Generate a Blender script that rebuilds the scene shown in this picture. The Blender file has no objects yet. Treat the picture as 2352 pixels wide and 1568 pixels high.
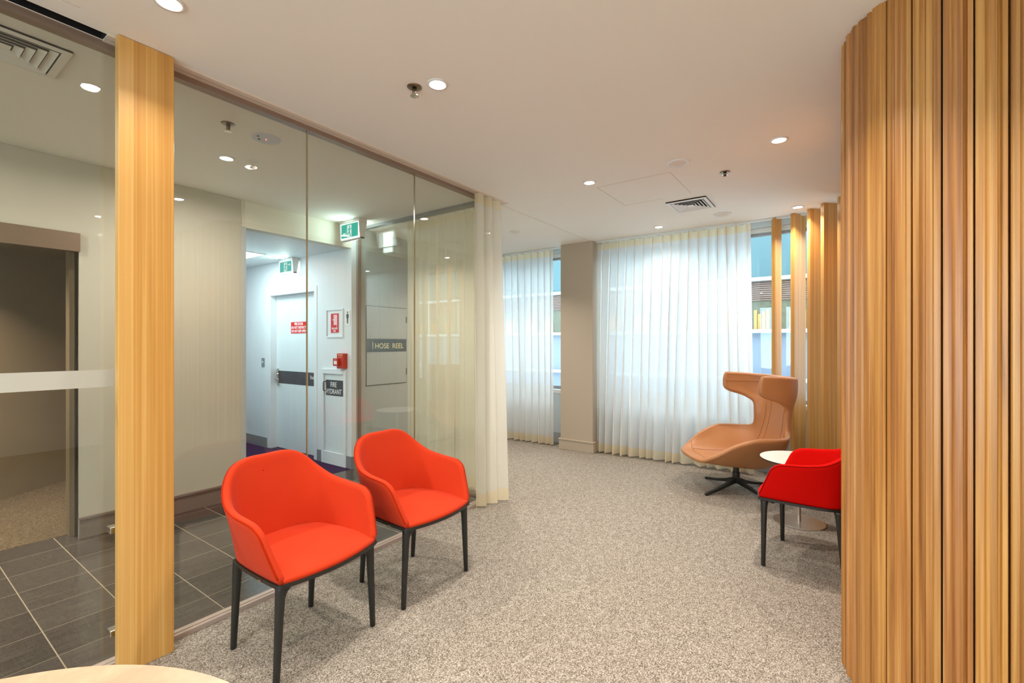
import bpy, bmesh, math, random
import numpy as np
from mathutils import Vector, Matrix
random.seed(7); np.random.seed(7)
PI = math.pi
SC = bpy.context.scene
COL = SC.collection

# ------------------------------------------------------------------ materials
def new_mat(name):
    m = bpy.data.materials.new(name); m.use_nodes = True
    nt = m.node_tree; nt.nodes.clear()
    out = nt.nodes.new('ShaderNodeOutputMaterial')
    return m, nt, out
def N(nt, t, **kw):
    n = nt.nodes.new(t)
    for k, v in kw.items():
        if k in n.inputs: n.inputs[k].default_value = v
        else: setattr(n, k, v)
    return n
def rgb(r, g, b):       # sRGB 0-255 to linear
    f = lambda c: (c/255/12.92) if c/255 <= .04045 else ((c/255+.055)/1.055)**2.4
    return (f(r), f(g), f(b), 1)
def plain(name, col, rough=.5, metal=0, bump=0, bscale=60, var=.04, spec=.5, coat=0, sheen=0, vscale=3):
    m, nt, out = new_mat(name)
    p = N(nt, 'ShaderNodeBsdfPrincipled', Roughness=rough, Metallic=metal)
    p.inputs['Specular IOR Level'].default_value = spec
    p.inputs['Coat Weight'].default_value = coat
    p.inputs['Sheen Weight'].default_value = sheen
    tc = N(nt, 'ShaderNodeTexCoord')
    nz = N(nt, 'ShaderNodeTexNoise', Scale=vscale, Detail=3.0)
    nt.links.new(tc.outputs['Object'], nz.inputs['Vector'])
    mx = N(nt, 'ShaderNodeMix', data_type='RGBA')
    mx.inputs[6].default_value = tuple(c*(1-var) for c in col[:3])+(1,)
    mx.inputs[7].default_value = tuple(min(1, c*(1+var)) for c in col[:3])+(1,)
    nt.links.new(nz.outputs['Fac'], mx.inputs[0])
    nt.links.new(mx.outputs[2], p.inputs['Base Color'])
    if bump:
        b2 = N(nt, 'ShaderNodeTexNoise', Scale=bscale, Detail=4.0)
        nt.links.new(tc.outputs['Object'], b2.inputs['Vector'])
        bp = N(nt, 'ShaderNodeBump', Strength=bump, Distance=.002)
        nt.links.new(b2.outputs['Fac'], bp.inputs['Height'])
        nt.links.new(bp.outputs['Normal'], p.inputs['Normal'])
    nt.links.new(p.outputs[0], out.inputs[0])
    return m
def emit(name, col, strength):
    m, nt, out = new_mat(name)
    e = N(nt, 'ShaderNodeEmission', Color=col, Strength=strength)
    nt.links.new(e.outputs[0], out.inputs[0]); return m
def wood(name, c_dark, c_mid, c_light, rough=.4, gscale=60, coat=.15, attr=None, contrast=.5, zs=.8, pale_edge=None):
    m, nt, out = new_mat(name)
    p = N(nt, 'ShaderNodeBsdfPrincipled', Roughness=rough); p.inputs['Coat Weight'].default_value = coat
    p.inputs['Coat Roughness'].default_value = .25
    tc = N(nt, 'ShaderNodeTexCoord')
    src = tc.outputs['Object']
    if attr:      # each board its own piece of timber: shift the grain by the board's own number
        at = N(nt, 'ShaderNodeAttribute', attribute_name=attr)
        vm = N(nt, 'ShaderNodeVectorMath', operation='SCALE'); vm.inputs['Scale'].default_value = 37.0
        nt.links.new(at.outputs['Color'], vm.inputs[0])
        ad = N(nt, 'ShaderNodeVectorMath', operation='ADD')
        nt.links.new(src, ad.inputs[0]); nt.links.new(vm.outputs[0], ad.inputs[1]); src = ad.outputs[0]
    mp = N(nt, 'ShaderNodeMapping'); mp.inputs['Scale'].default_value = (gscale, gscale, zs)
    nt.links.new(src, mp.inputs['Vector'])
    n1 = N(nt, 'ShaderNodeTexNoise', Scale=1.0, Detail=5.0, Roughness=.6, Distortion=.3)
    nt.links.new(mp.outputs[0], n1.inputs['Vector'])
    mp2 = N(nt, 'ShaderNodeMapping'); mp2.inputs['Scale'].default_value = (gscale*.25, gscale*.25, zs*.7)
    nt.links.new(src, mp2.inputs['Vector'])
    n2 = N(nt, 'ShaderNodeTexNoise', Scale=1.0, Detail=3.0, Distortion=1.2)
    nt.links.new(mp2.outputs[0], n2.inputs['Vector'])
    mm = N(nt, 'ShaderNodeMath', operation='ADD')
    nt.links.new(n1.outputs['Fac'], mm.inputs[0]); nt.links.new(n2.outputs['Fac'], mm.inputs[1])
    mh = N(nt, 'ShaderNodeMath', operation='MULTIPLY'); mh.inputs[1].default_value = .5
    nt.links.new(mm.outputs[0], mh.inputs[0])
    rp = N(nt, 'ShaderNodeValToRGB')
    e = rp.color_ramp.elements
    e[0].position = .5-contrast*.35; e[0].color = c_dark
    e[1].position = .5+contrast*.3; e[1].color = c_light
    k = e.new(.5); k.color = c_mid
    nt.links.new(mh.outputs[0], rp.inputs[0])
    col = rp.outputs[0]
    if attr:
        hs = N(nt, 'ShaderNodeSeparateColor'); nt.links.new(at.outputs['Color'], hs.inputs[0])
        mr = N(nt, 'ShaderNodeMapRange'); mr.inputs['To Min'].default_value = .76; mr.inputs['To Max'].default_value = 1.12
        nt.links.new(hs.outputs[1], mr.inputs['Value'])
        hv = N(nt, 'ShaderNodeHueSaturation')
        nt.links.new(mr.outputs[0], hv.inputs['Value']); nt.links.new(col, hv.inputs['Color'])
        mr2 = N(nt, 'ShaderNodeMapRange'); mr2.inputs['To Min'].default_value = .497; mr2.inputs['To Max'].default_value = .506
        nt.links.new(hs.outputs[2], mr2.inputs['Value']); nt.links.new(mr2.outputs[0], hv.inputs['Hue'])
        col = hv.outputs[0]
    if pale_edge is not None:   # a paler strip along one edge of the board
        sx = N(nt, 'ShaderNodeSeparateXYZ'); nt.links.new(tc.outputs['Object'], sx.inputs[0])
        lt = N(nt, 'ShaderNodeMath', operation='LESS_THAN'); lt.inputs[1].default_value = pale_edge
        nt.links.new(sx.outputs[0], lt.inputs[0])
        mv = N(nt, 'ShaderNodeMath', operation='MULTIPLY'); mv.inputs[1].default_value = .45
        nt.links.new(lt.outputs[0], mv.inputs[0])
        mc = N(nt, 'ShaderNodeMix', data_type='RGBA'); mc.inputs[7].default_value = c_light
        nt.links.new(mv.outputs[0], mc.inputs[0]); nt.links.new(col, mc.inputs[6]); col = mc.outputs[2]
    nt.links.new(col, p.inputs['Base Color'])
    bp = N(nt, 'ShaderNodeBump', Strength=.12, Distance=.001)
    nt.links.new(n1.outputs['Fac'], bp.inputs['Height']); nt.links.new(bp.outputs['Normal'], p.inputs['Normal'])
    nt.links.new(p.outputs[0], out.inputs[0]); return m
def glass(name, tint, f0=.045):
    m, nt, out = new_mat(name)
    lw = N(nt, 'ShaderNodeLayerWeight', Blend=.5)
    pw = N(nt, 'ShaderNodeMath', operation='POWER'); pw.inputs[1].default_value = 5
    nt.links.new(lw.outputs['Facing'], pw.inputs[0])
    ml = N(nt, 'ShaderNodeMath', operation='MULTIPLY_ADD'); ml.inputs[1].default_value = 1-f0; ml.inputs[2].default_value = f0
    nt.links.new(pw.outputs[0], ml.inputs[0])
    tr = N(nt, 'ShaderNodeBsdfTransparent', Color=tint)
    gl = N(nt, 'ShaderNodeBsdfGlossy', Roughness=0.0, Color=(1, 1, 1, 1))
    mx = N(nt, 'ShaderNodeMixShader')
    nt.links.new(ml.outputs[0], mx.inputs[0]); nt.links.new(tr.outputs[0], mx.inputs[1]); nt.links.new(gl.outputs[0], mx.inputs[2])
    nt.links.new(mx.outputs[0], out.inputs[0]); return m
def sheer(name, col, open_=.3, weave=900):
    """thin woven voile: part open holes, part threads that scatter and pass light; closes up at grazing angles"""
    m, nt, out = new_mat(name)
    tc = N(nt, 'ShaderNodeTexCoord')
    nz = N(nt, 'ShaderNodeTexNoise', Scale=14.0, Detail=3.0)
    mp = N(nt, 'ShaderNodeMapping'); mp.inputs['Scale'].default_value = (20, 20, 14)
    nt.links.new(tc.outputs['Object'], mp.inputs[0]); nt.links.new(mp.outputs[0], nz.inputs['Vector'])
    df = N(nt, 'ShaderNodeBsdfDiffuse', Color=col); tl = N(nt, 'ShaderNodeBsdfTranslucent', Color=col)
    m1 = N(nt, 'ShaderNodeMixShader'); m1.inputs[0].default_value = .62
    nt.links.new(df.outputs[0], m1.inputs[1]); nt.links.new(tl.outputs[0], m1.inputs[2])
    tr = N(nt, 'ShaderNodeBsdfTransparent')
    lw = N(nt, 'ShaderNodeLayerWeight', Blend=.5)
    s = N(nt, 'ShaderNodeMapRange'); s.inputs['To Min'].default_value = open_; s.inputs['To Max'].default_value = 0
    nt.links.new(lw.outputs['Facing'], s.inputs['Value'])
    a = N(nt, 'ShaderNodeMath', operation='MULTIPLY_ADD'); a.inputs[1].default_value = .12; a.inputs[2].default_value = -.06
    nt.links.new(nz.outputs['Fac'], a.inputs[0])
    ad = N(nt, 'ShaderNodeMath', operation='ADD', use_clamp=True)
    nt.links.new(s.outputs[0], ad.inputs[0]); nt.links.new(a.outputs[0], ad.inputs[1])
    m2 = N(nt, 'ShaderNodeMixShader')
    nt.links.new(ad.outputs[0], m2.inputs[0]); nt.links.new(m1.outputs[0], m2.inputs[1]); nt.links.new(tr.outputs[0], m2.inputs[2])
    nt.links.new(m2.outputs[0], out.inputs[0]); return m
def carpet(name, cols, scale=260, bump=.6):
    m, nt, out = new_mat(name)
    p = N(nt, 'ShaderNodeBsdfPrincipled', Roughness=.95); p.inputs['Specular IOR Level'].default_value = .1
    tc = N(nt, 'ShaderNodeTexCoord')
    vo = N(nt, 'ShaderNodeTexVoronoi', Scale=scale); nt.links.new(tc.outputs['Object'], vo.inputs['Vector'])
    nz = N(nt, 'ShaderNodeTexNoise', Scale=scale*.55, Detail=4.0, Roughness=.75); nt.links.new(tc.outputs['Object'], nz.inputs['Vector'])
    n3 = N(nt, 'ShaderNodeTexNoise', Scale=26.0, Detail=3.0); nt.links.new(tc.outputs['Object'], n3.inputs['Vector'])
    sc_ = N(nt, 'ShaderNodeSeparateColor'); nt.links.new(vo.outputs['Color'], sc_.inputs[0])
    a = N(nt, 'ShaderNodeMath', operation='MULTIPLY'); a.inputs[1].default_value = .42; nt.links.new(sc_.outputs[0], a.inputs[0])
    b = N(nt, 'ShaderNodeMath', operation='MULTIPLY_ADD'); b.inputs[1].default_value = .75; nt.links.new(nz.outputs['Fac'], b.inputs[0]); nt.links.new(a.outputs[0], b.inputs[2])
    c = N(nt, 'ShaderNodeMath', operation='MULTIPLY_ADD'); c.inputs[1].default_value = .20; nt.links.new(n3.outputs['Fac'], c.inputs[0]); nt.links.new(b.outputs[0], c.inputs[2])
    rp = N(nt, 'ShaderNodeValToRGB'); e = rp.color_ramp.elements
    e[0].position = .40; e[0].color = cols[0]; e[1].position = .98; e[1].color = cols[3]
    for pos, cc in ((.56, cols[1]), (.72, cols[2])):
        k = e.new(pos); k.color = cc
    nt.links.new(c.outputs[0], rp.inputs[0]); nt.links.new(rp.outputs[0], p.inputs['Base Color'])
    bp = N(nt, 'ShaderNodeBump', Strength=bump, Distance=.004)
    nt.links.new(b.outputs[0], bp.inputs['Height']); nt.links.new(bp.outputs['Normal'], p.inputs['Normal'])
    nt.links.new(p.outputs[0], out.inputs[0]); return m
def tiles(name):
    m, nt, out = new_mat(name)
    p = N(nt, 'ShaderNodeBsdfPrincipled', Roughness=.16); p.inputs['Specular IOR Level'].default_value = .5
    tc = N(nt, 'ShaderNodeTexCoord'); sx = N(nt, 'ShaderNodeSeparateXYZ'); nt.links.new(tc.outputs['Object'], sx.inputs[0])
    lines = []; cells = []
    for k, off in ((0, .2273), (1, .161)):     # joints every 30 cm
        ad = N(nt, 'ShaderNodeMath', operation='ADD'); ad.inputs[1].default_value = 30-off
        nt.links.new(sx.outputs[k], ad.inputs[0])
        dv = N(nt, 'ShaderNodeMath', operation='DIVIDE'); dv.inputs[1].default_value = .3
        nt.links.new(ad.outputs[0], dv.inputs[0])
        fl = N(nt, 'ShaderNodeMath', operation='FLOOR'); nt.links.new(dv.outputs[0], fl.inputs[0]); cells.append(fl)
        fr = N(nt, 'ShaderNodeMath', operation='FRACT'); nt.links.new(dv.outputs[0], fr.inputs[0])
        pp = N(nt, 'ShaderNodeMath', operation='PINGPONG'); pp.inputs[1].default_value = .5; nt.links.new(fr.outputs[0], pp.inputs[0])
        l = N(nt, 'ShaderNodeMath', operation='LESS_THAN'); l.inputs[1].default_value = .0080 if k == 0 else .0042
        nt.links.new(pp.outputs[0], l.inputs[0]); lines.append(l)
    mx = N(nt, 'ShaderNodeMath', operation='MAXIMUM'); nt.links.new(lines[0].outputs[0], mx.inputs[0]); nt.links.new(lines[1].outputs[0], mx.inputs[1])
    cb = N(nt, 'ShaderNodeCombineXYZ'); nt.links.new(cells[0].outputs[0], cb.inputs[0]); nt.links.new(cells[1].outputs[0], cb.inputs[1])
    wn = N(nt, 'ShaderNodeTexWhiteNoise'); nt.links.new(cb.outputs[0], wn.inputs['Vector'])
    mp = N(nt, 'ShaderNodeMapping'); mp.inputs['Scale'].default_value = (4, 60, 1); nt.links.new(tc.outputs['Object'], mp.inputs[0])
    nz = N(nt, 'ShaderNodeTexNoise', Scale=1.0, Detail=4.0); nt.links.new(mp.outputs[0], nz.inputs['Vector'])
    hh = N(nt, 'ShaderNodeMath', operation='MULTIPLY_ADD'); hh.inputs[1].default_value = .35
    nt.links.new(wn.outputs['Value'], hh.inputs[0]); nt.links.new(nz.outputs['Fac'], hh.inputs[2])
    rp = N(nt, 'ShaderNodeValToRGB'); e = rp.color_ramp.elements
    e[0].position = .35; e[0].color = rgb(54, 49, 46); e[1].position = .95; e[1].color = rgb(82, 75, 70)
    nt.links.new(hh.outputs[0], rp.inputs[0])
    mc = N(nt, 'ShaderNodeMix', data_type='RGBA'); nt.links.new(mx.outputs[0], mc.inputs[0]); nt.links.new(rp.outputs[0], mc.inputs[6])
    mc.inputs[7].default_value = rgb(152, 138, 116)
    nt.links.new(mc.outputs[2], p.inputs['Base Color'])
    r = N(nt, 'ShaderNodeMath', operation='MULTIPLY_ADD'); r.inputs[1].default_value = .5; r.inputs[2].default_value = .14
    nt.links.new(mx.outputs[0], r.inputs[0]); nt.links.new(r.outputs[0], p.inputs['Roughness'])
    nt.links.new(p.outputs[0], out.inputs[0]); return m

M = {}
M['ceiling'] = plain('ceiling_paint', rgb(243, 239, 231), .8, var=.01)
M['wall'] = plain('warm_white_paint', rgb(228, 222, 208), .7, var=.01)
M['corr_wall'] = plain('white_paint', rgb(228, 232, 234), .6, var=.01)
M['taupe'] = plain('taupe_paint', rgb(178, 162, 142), .55, var=.01)
M['white_panel'] = plain('back_painted_panel', rgb(192, 186, 172), .1, var=.01, coat=.5)
M['skirt'] = plain('grey_brown_skirting', rgb(120, 108, 100), .35)
M['skirt_blue'] = plain('grey_skirting', rgb(128, 138, 142), .45)
M['grey_wall'] = plain('grey_paint', rgb(176, 180, 182), .6)
M['bronze'] = plain('bronze_metal', rgb(126, 106, 88), .4, metal=.5, var=.1)
M['brown_dark'] = plain('dark_brown_laminate', rgb(122, 104, 78), .45, var=.08)
M['brown_door'] = plain('brown_door_laminate', rgb(178, 148, 116), .4, var=.05)
M['brown_carpet'] = carpet('brown_carpet', [rgb(52, 42, 30), rgb(80, 66, 48), rgb(98, 82, 60), rgb(122, 104, 80)], 150)
M['alu'] = plain('taupe_anodised_channel', rgb(150, 128, 112), .4, metal=.35)
M['alu_grey'] = plain('grey_aluminium', rgb(150, 152, 154), .35, metal=.6)
M['white_metal'] = plain('white_powder_coat', rgb(232, 230, 226), .4)
M['track'] = plain('track_white', rgb(226, 208, 190), .5)
M['black'] = plain('black_plastic', rgb(22, 22, 21), .5)
M['void'] = plain('black_void', rgb(14, 14, 14), .9)
M['chair_black'] = plain('satin_black_leg', rgb(34, 33, 30), .42, bump=.05)
M['chrome'] = plain('brushed_chrome', rgb(200, 196, 188), .25, metal=1, var=.02)
M['steel'] = plain('brushed_steel', rgb(214, 206, 196), .32, metal=1, var=.05)
M['sprk'] = plain('sprinkler_metal', rgb(130, 115, 95), .3, metal=.9)
M['red'] = plain('red_orange_fabric', (0.55, .033, .0032, 1), .85, bump=.15, bscale=900, sheen=.04, spec=.25, var=.03)
M['piping'] = plain('shaded_red_piping', (0.38, .018, .001, 1), .9, spec=.1)  # darker than the fabric: the shading line put into the colour
M['piping2'] = plain('shaded_scarlet_piping', (0.34, .002, .0005, 1), .9, spec=.1)  # same shading line put into the colour, for the scarlet chair
M['red2'] = plain('scarlet_fabric', (0.60, .0025, .0008, 1), .9, bump=.15, bscale=900, sheen=0, spec=.1, var=.03)
M['leather'] = plain('tan_leather', rgb(180, 122, 76), .42, bump=.12, bscale=420, var=.05, spec=.45, vscale=8)
M['stitch'] = plain('dark_tan_seam', rgb(140, 80, 42), .5)
M['table_white'] = plain('white_laminate', rgb(238, 230, 220), .35)
M['red_sign'] = plain('red_sign_plastic', rgb(214, 30, 34), .4)
M['red_box'] = plain('red_alarm_plastic', rgb(190, 34, 24), .35)
M['sign_grey'] = plain('dark_grey_sign', rgb(44, 64, 74), .4)
M['sign_white'] = plain('white_lettering', rgb(240, 240, 236), .5)
M['sign_cream'] = plain('cream_lettering', rgb(236, 222, 170), .5)
M['door_white'] = plain('white_door_paint', rgb(222, 230, 232), .4, var=.02)
M['navy'] = carpet('navy_carpet', [rgb(22, 24, 44), rgb(34, 34, 62), rgb(48, 44, 76), rgb(66, 60, 92)], 180)
M['carpet'] = carpet('loop_pile_carpet', [rgb(68, 60, 52), rgb(120, 110, 99), rgb(154, 143, 130), rgb(204, 196, 184)])
M['tiles'] = tiles('dark_glossy_tiles')
M['lamp'] = emit('downlight_lens', (1, .95, .88, 1), 40)
M['lamp_cool'] = emit('ceiling_panel_diffuser', (.78, .93, 1, 1), 9)
M['led'] = emit('red_led', (1, .15, .1, 1), 4)
M['exit_white'] = emit('exit_sign_edge_glow', (.86, 1, 1, 1), 2.1)
M['exit_green'] = emit('exit_sign_green', (.025, .46, .38, 1), 1.15)
M['exit_rear'] = emit('exit_sign_rear_glow', (.80, 1, 1, 1), 5.0)
M['exit_green_pale'] = emit('exit_sign_pale_green', (.12, .62, .60, 1), 1.0)
M['exit_pic'] = emit('exit_sign_white', (.80, 1, .97, 1), 1.0)
M['glass'] = glass('clear_glass', (.94, .94, .90, 1), .05)
M['glass_win'] = glass('window_glass', (.88, .97, 1, 1), .05)
M['band'] = plain('frosted_white_film', rgb(188, 184, 172), .5)
M['joint'] = plain('clear_silicone', rgb(150, 136, 108), .15, spec=.8)
M['sheer'] = sheer('white_voile', (.94, .94, .93, 1), .14)
M['sheer_near'] = sheer('cream_voile', (.94, .89, .78, 1), .10)
M['hem'] = sheer('cream_hem', (.93, .83, .64, 1), .03)
M['hem_near'] = sheer('peach_cream_hem', (.92, .80, .58, 1), .03)
M['post'] = wood('honey_oak_veneer', rgb(178, 122, 56), rgb(202, 148, 74), rgb(222, 176, 104), gscale=140, contrast=.75, zs=.5, pale_edge=.052)
M['fin'] = wood('oak_veneer', rgb(170, 112, 46), rgb(198, 144, 72), rgb(222, 176, 108), gscale=140, contrast=.65, zs=.6)
M['slat'] = wood('tasmanian_oak_boards', rgb(110, 60, 24), rgb(184, 122, 58), rgb(218, 164, 92), rough=.42, gscale=110, contrast=.62, coat=.3, attr='board', zs=.9)
M['table_wood'] = wood('pale_birch', rgb(164, 136, 110), rgb(178, 150, 122), rgb(190, 164, 138), gscale=12, zs=12)

# ------------------------------------------------------------------ object helpers
def link(o): COL.objects.link(o); return o
def tag(o, label, cat, group=None, kind=None):
    if label: o['label'] = label
    if cat: o['category'] = cat
    if group: o['group'] = group
    if kind: o['kind'] = kind
    return o
def thing(name, label, cat, loc=(0, 0, 0), rotz=0, group=None):
    o = bpy.data.objects.new(name, None); o.empty_display_size = .1
    link(o); o.location = loc; o.rotation_euler = (0, 0, rotz)
    return tag(o, label, cat, group)
def struct_empty(name, label=None):
    o = bpy.data.objects.new(name, None); link(o); o['kind'] = 'structure'
    if label: o['label'] = label
    return o
def obj(name, bm, mat, parent=None, smooth=False, bevel=0, loc=None, seg=2):
    me = bpy.data.meshes.new(name)
    if isinstance(bm, tuple):
        me.from_pydata([tuple(v) for v in bm[0]], [], bm[1]); me.update()
        b = bmesh.new(); b.from_mesh(me); bmesh.ops.recalc_face_normals(b, faces=b.faces) if len(bm) < 3 else None
        b.to_mesh(me); b.free()
    else:
        bmesh.ops.recalc_face_normals(bm, faces=bm.faces); bm.to_mesh(me); bm.free()
    me.materials.append(mat)
    if smooth:
        for p in me.polygons: p.use_smooth = True
    o = bpy.data.objects.new(name, me); link(o)
    if parent is not None: o.parent = parent
    if loc is not None: o.location = loc
    if bevel:
        md = o.modifiers.new('bevel', 'BEVEL'); md.width = bevel; md.segments = seg; md.limit_method = 'ANGLE'
    return o
def struct(name, bm, mat, parent=None, **kw):
    o = obj(name, bm, mat, parent, **kw); o['kind'] = 'structure'; return o
def BM(): return bmesh.new()
def box(bm, x0, x1, y0, y1, z0, z1):
    vs = [bm.verts.new(p) for p in ((x0, y0, z0), (x1, y0, z0), (x1, y1, z0), (x0, y1, z0), (x0, y0, z1), (x1, y0, z1), (x1, y1, z1), (x0, y1, z1))]
    for f in ((0, 3, 2, 1), (4, 5, 6, 7), (0, 1, 5, 4), (1, 2, 6, 5), (2, 3, 7, 6), (3, 0, 4, 7)):
        bm.faces.new([vs[i] for i in f])
    return bm
def B(*a): return box(BM(), *a)
def prism(bm, pts, z0, z1):
    a = [bm.verts.new((x, y, z0)) for x, y in pts]; b = [bm.verts.new((x, y, z1)) for x, y in pts]
    n = len(pts)
    bm.faces.new(a[::-1]); bm.faces.new(b)
    for i in range(n): bm.faces.new((a[i], a[(i+1) % n], b[(i+1) % n], b[i]))
    return bm
def lathe(bm, prof, cx=0, cy=0, n=40):
    rings = []
    for r, z in prof:
        if r < 1e-6: rings.append([bm.verts.new((cx, cy, z))])
        else: rings.append([bm.verts.new((cx+r*math.cos(2*PI*i/n), cy+r*math.sin(2*PI*i/n), z)) for i in range(n)])
    for a, b in zip(rings, rings[1:]):
        if len(a) == 1 and len(b) == 1: continue
        for i in range(n):
            j = (i+1) % n
            if len(a) == 1: bm.faces.new((a[0], b[j], b[i]))
            elif len(b) == 1: bm.faces.new((a[i], a[j], b[0]))
            else: bm.faces.new((a[i], a[j], b[j], b[i]))
    return bm
def tube(bm, path, r, n=8, closed=False):
    P = [Vector(p) for p in path]; rings = []; m = len(P)
    up = None
    for i, p in enumerate(P):
        if closed: t = P[(i+1) % m]-P[i-1]
        else: t = P[min(i+1, m-1)]-P[max(i-1, 0)]
        t.normalize()
        if up is None:
            up = Vector((0, 0, 1)) if abs(t.z) < .9 else Vector((1, 0, 0))
        a = (up - t*up.dot(t)).normalized(); up = a; b = t.cross(a)
        rr = r[i] if isinstance(r, (list, tuple)) else r
        rings.append([bm.verts.new(p+a*rr*math.cos(2*PI*k/n)+b*rr*math.sin(2*PI*k/n)) for k in range(n)])
    for i in range(m if closed else m-1):
        A = rings[i]; C = rings[(i+1) % m]
        for k in range(n): bm.faces.new((A[k], A[(k+1) % n], C[(k+1) % n], C[k]))
    if not closed:
        bm.faces.new(rings[0][::-1]); bm.faces.new(rings[-1])
    return bm
def loft(bm, rings, cap=True):
    R = [[bm.verts.new(p) for p in r] for r in rings]; n = len(R[0])
    for a, b in zip(R, R[1:]):
        for i in range(n): bm.faces.new((a[i], a[(i+1) % n], b[(i+1) % n], b[i]))
    if cap: bm.faces.new(R[0][::-1]); bm.faces.new(R[-1])
    return bm
def rrect(cx, cy, w, d, z, r=.3, n=4):
    out = []; r = min(w, d)*r
    for sx, sy, a0 in ((1, 1, 0), (-1, 1, 90), (-1, -1, 180), (1, -1, 270)):
        for k in range(n):
            a = math.radians(a0+90*k/(n-1)); out.append((cx+sx*(w/2-r)+r*math.cos(a), cy+sy*(d/2-r)+r*math.sin(a), z))
    return out
def cr(pts, t):
    """Catmull-Rom through a list of points, t in 0..len-1"""
    P = np.asarray(pts, float); n = len(P); t = min(max(t, 0), n-1-1e-9); i = int(t); f = t-i
    p1, p2 = P[i], P[i+1]
    p0 = P[i-1] if i > 0 else 2*p1-p2
    p3 = P[i+2] if i+2 < n else 2*p2-p1
    return .5*((2*p1)+(-p0+p2)*f+(2*p0-5*p1+4*p2-p3)*f*f+(-p0+3*p1-3*p2+p3)*f**3)
def cr_list(pts, n): return np.array([cr(pts, (len(pts)-1)*i/(n-1)) for i in range(n)])
def shell_mesh(G, thick, sign=1, edge=4):
    """closed sheet of given thickness from a grid of points, with rounded edges all round; returns verts, faces, normals"""
    G = np.asarray(G); n, m, _ = G.shape
    du = np.gradient(G, axis=0); dv = np.gradient(G, axis=1)
    Nn = np.cross(du, dv); Nn /= (np.linalg.norm(Nn, axis=2, keepdims=True)+1e-12); Nn *= sign
    t = thick if not callable(thick) else None
    O = G+Nn*thick
    V = [tuple(p) for p in G.reshape(-1, 3)]+[tuple(p) for p in O.reshape(-1, 3)]
    F = []; off = n*m
    for i in range(n-1):
        for j in range(m-1):
            a, b, c, d = i*m+j, i*m+j+1, (i+1)*m+j+1, (i+1)*m+j
            F.append((a, b, c, d)); F.append((off+a, off+d, off+c, off+b))
    loop = [(0, j) for j in range(m)]+[(i, m-1) for i in range(1, n)]+[(n-1, j) for j in range(m-2, -1, -1)]+[(i, 0) for i in range(n-2, 0, -1)]
    L = len(loop); rows = [[i*m+j for i, j in loop]]
    outd = []
    for i, j in loop:
        d = np.zeros(3)
        if i == 0: d -= du[i, j]/(np.linalg.norm(du[i, j])+1e-12)
        if i == n-1: d += du[i, j]/(np.linalg.norm(du[i, j])+1e-12)
        if j == 0: d -= dv[i, j]/(np.linalg.norm(dv[i, j])+1e-12)
        if j == m-1: d += dv[i, j]/(np.linalg.norm(dv[i, j])+1e-12)
        d -= Nn[i, j]*d.dot(Nn[i, j]); d /= (np.linalg.norm(d)+1e-12); outd.append(d)
    for q, (i, j) in enumerate(loop):      # outward direction square to the edge itself, so rounded corners stay smooth
        a_, b_ = loop[q-1], loop[(q+1) % L]; tt = G[b_]-G[a_]; d = np.cross(tt, Nn[i, j]); d /= (np.linalg.norm(d)+1e-12)
        outd[q] = d if d.dot(outd[q]) > 0 else -d
    for k in range(1, edge):
        a = PI*k/edge; row = []
        for q, (i, j) in enumerate(loop):
            p = G[i, j]+Nn[i, j]*thick*(.5-.5*math.cos(a))+outd[q]*thick*.5*math.sin(a)
            row.append(len(V)); V.append(tuple(p))
        rows.append(row)
    rows.append([off+i*m+j for i, j in loop])
    for r0, r1 in zip(rows, rows[1:]):
        for q in range(L): F.append((r0[q], r1[q], r1[(q+1) % L], r0[(q+1) % L]))
    Nn = Nn.copy(); shell_mesh.rim = {loop[q]: G[loop[q]]+Nn[loop[q]]*thick*.10+outd[q]*thick*.36 for q in range(L)}
    return V, F, Nn
def text(name, s, mat, parent, size, origin, xdir, align='LEFT', bold=0, sx=1.0, spacing=1.0):
    cu = bpy.data.curves.new(name, 'FONT'); cu.body = s; cu.size = size; cu.extrude = .0004; cu.align_x = align
    cu.offset = bold; cu.space_line = spacing; cu.resolution_u = 3
    cu.materials.append(mat)
    o = bpy.data.objects.new(name, cu); link(o)
    if parent is not None: o.parent = parent
    X = Vector(xdir)*sx; Z = Vector(xdir).cross(Vector((0, 0, 1)))
    m = Matrix(((X.x, 0, Z.x, origin[0]), (X.y, 0, Z.y, origin[1]), (X.z, 1, Z.z, origin[2]), (0, 0, 0, 1)))
    me = bpy.data.meshes.new_from_object(o)
    bpy.data.objects.remove(o); bpy.data.curves.remove(cu)
    o = bpy.data.objects.new(name, me); link(o)
    if parent is not None: o.parent = parent
    o.matrix_local = m
    return o
def poly(pts, O, xdir, depth=0.0006):
    """flat cut-out shape (a, b) laid on a wall: a along xdir, b up"""
    bm = BM(); X = Vector(xdir); Z = X.cross(Vector((0, 0, 1))); O = Vector(O)
    A = [bm.verts.new(O+X*a+Vector((0, 0, b))) for a, b in pts]
    C = [bm.verts.new(O+X*a+Vector((0, 0, b))+Z*depth) for a, b in pts]
    n = len(pts)
    bm.faces.new(A); bm.faces.new(C[::-1])
    for i in range(n): bm.faces.new((A[i], C[i], C[(i+1) % n], A[(i+1) % n]))
    return bm
def merge(bms):
    out = BM()
    for b in bms:
        me = bpy.data.meshes.new('tmp'); b.to_mesh(me); b.free(); out.from_mesh(me); bpy.data.meshes.remove(me)
    return out
def circ(cx, cy, r, n=16): return [(cx+r*math.cos(2*PI*i/n), cy+r*math.sin(2*PI*i/n)) for i in range(n)]

CH = 2.70      # ceiling height
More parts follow.
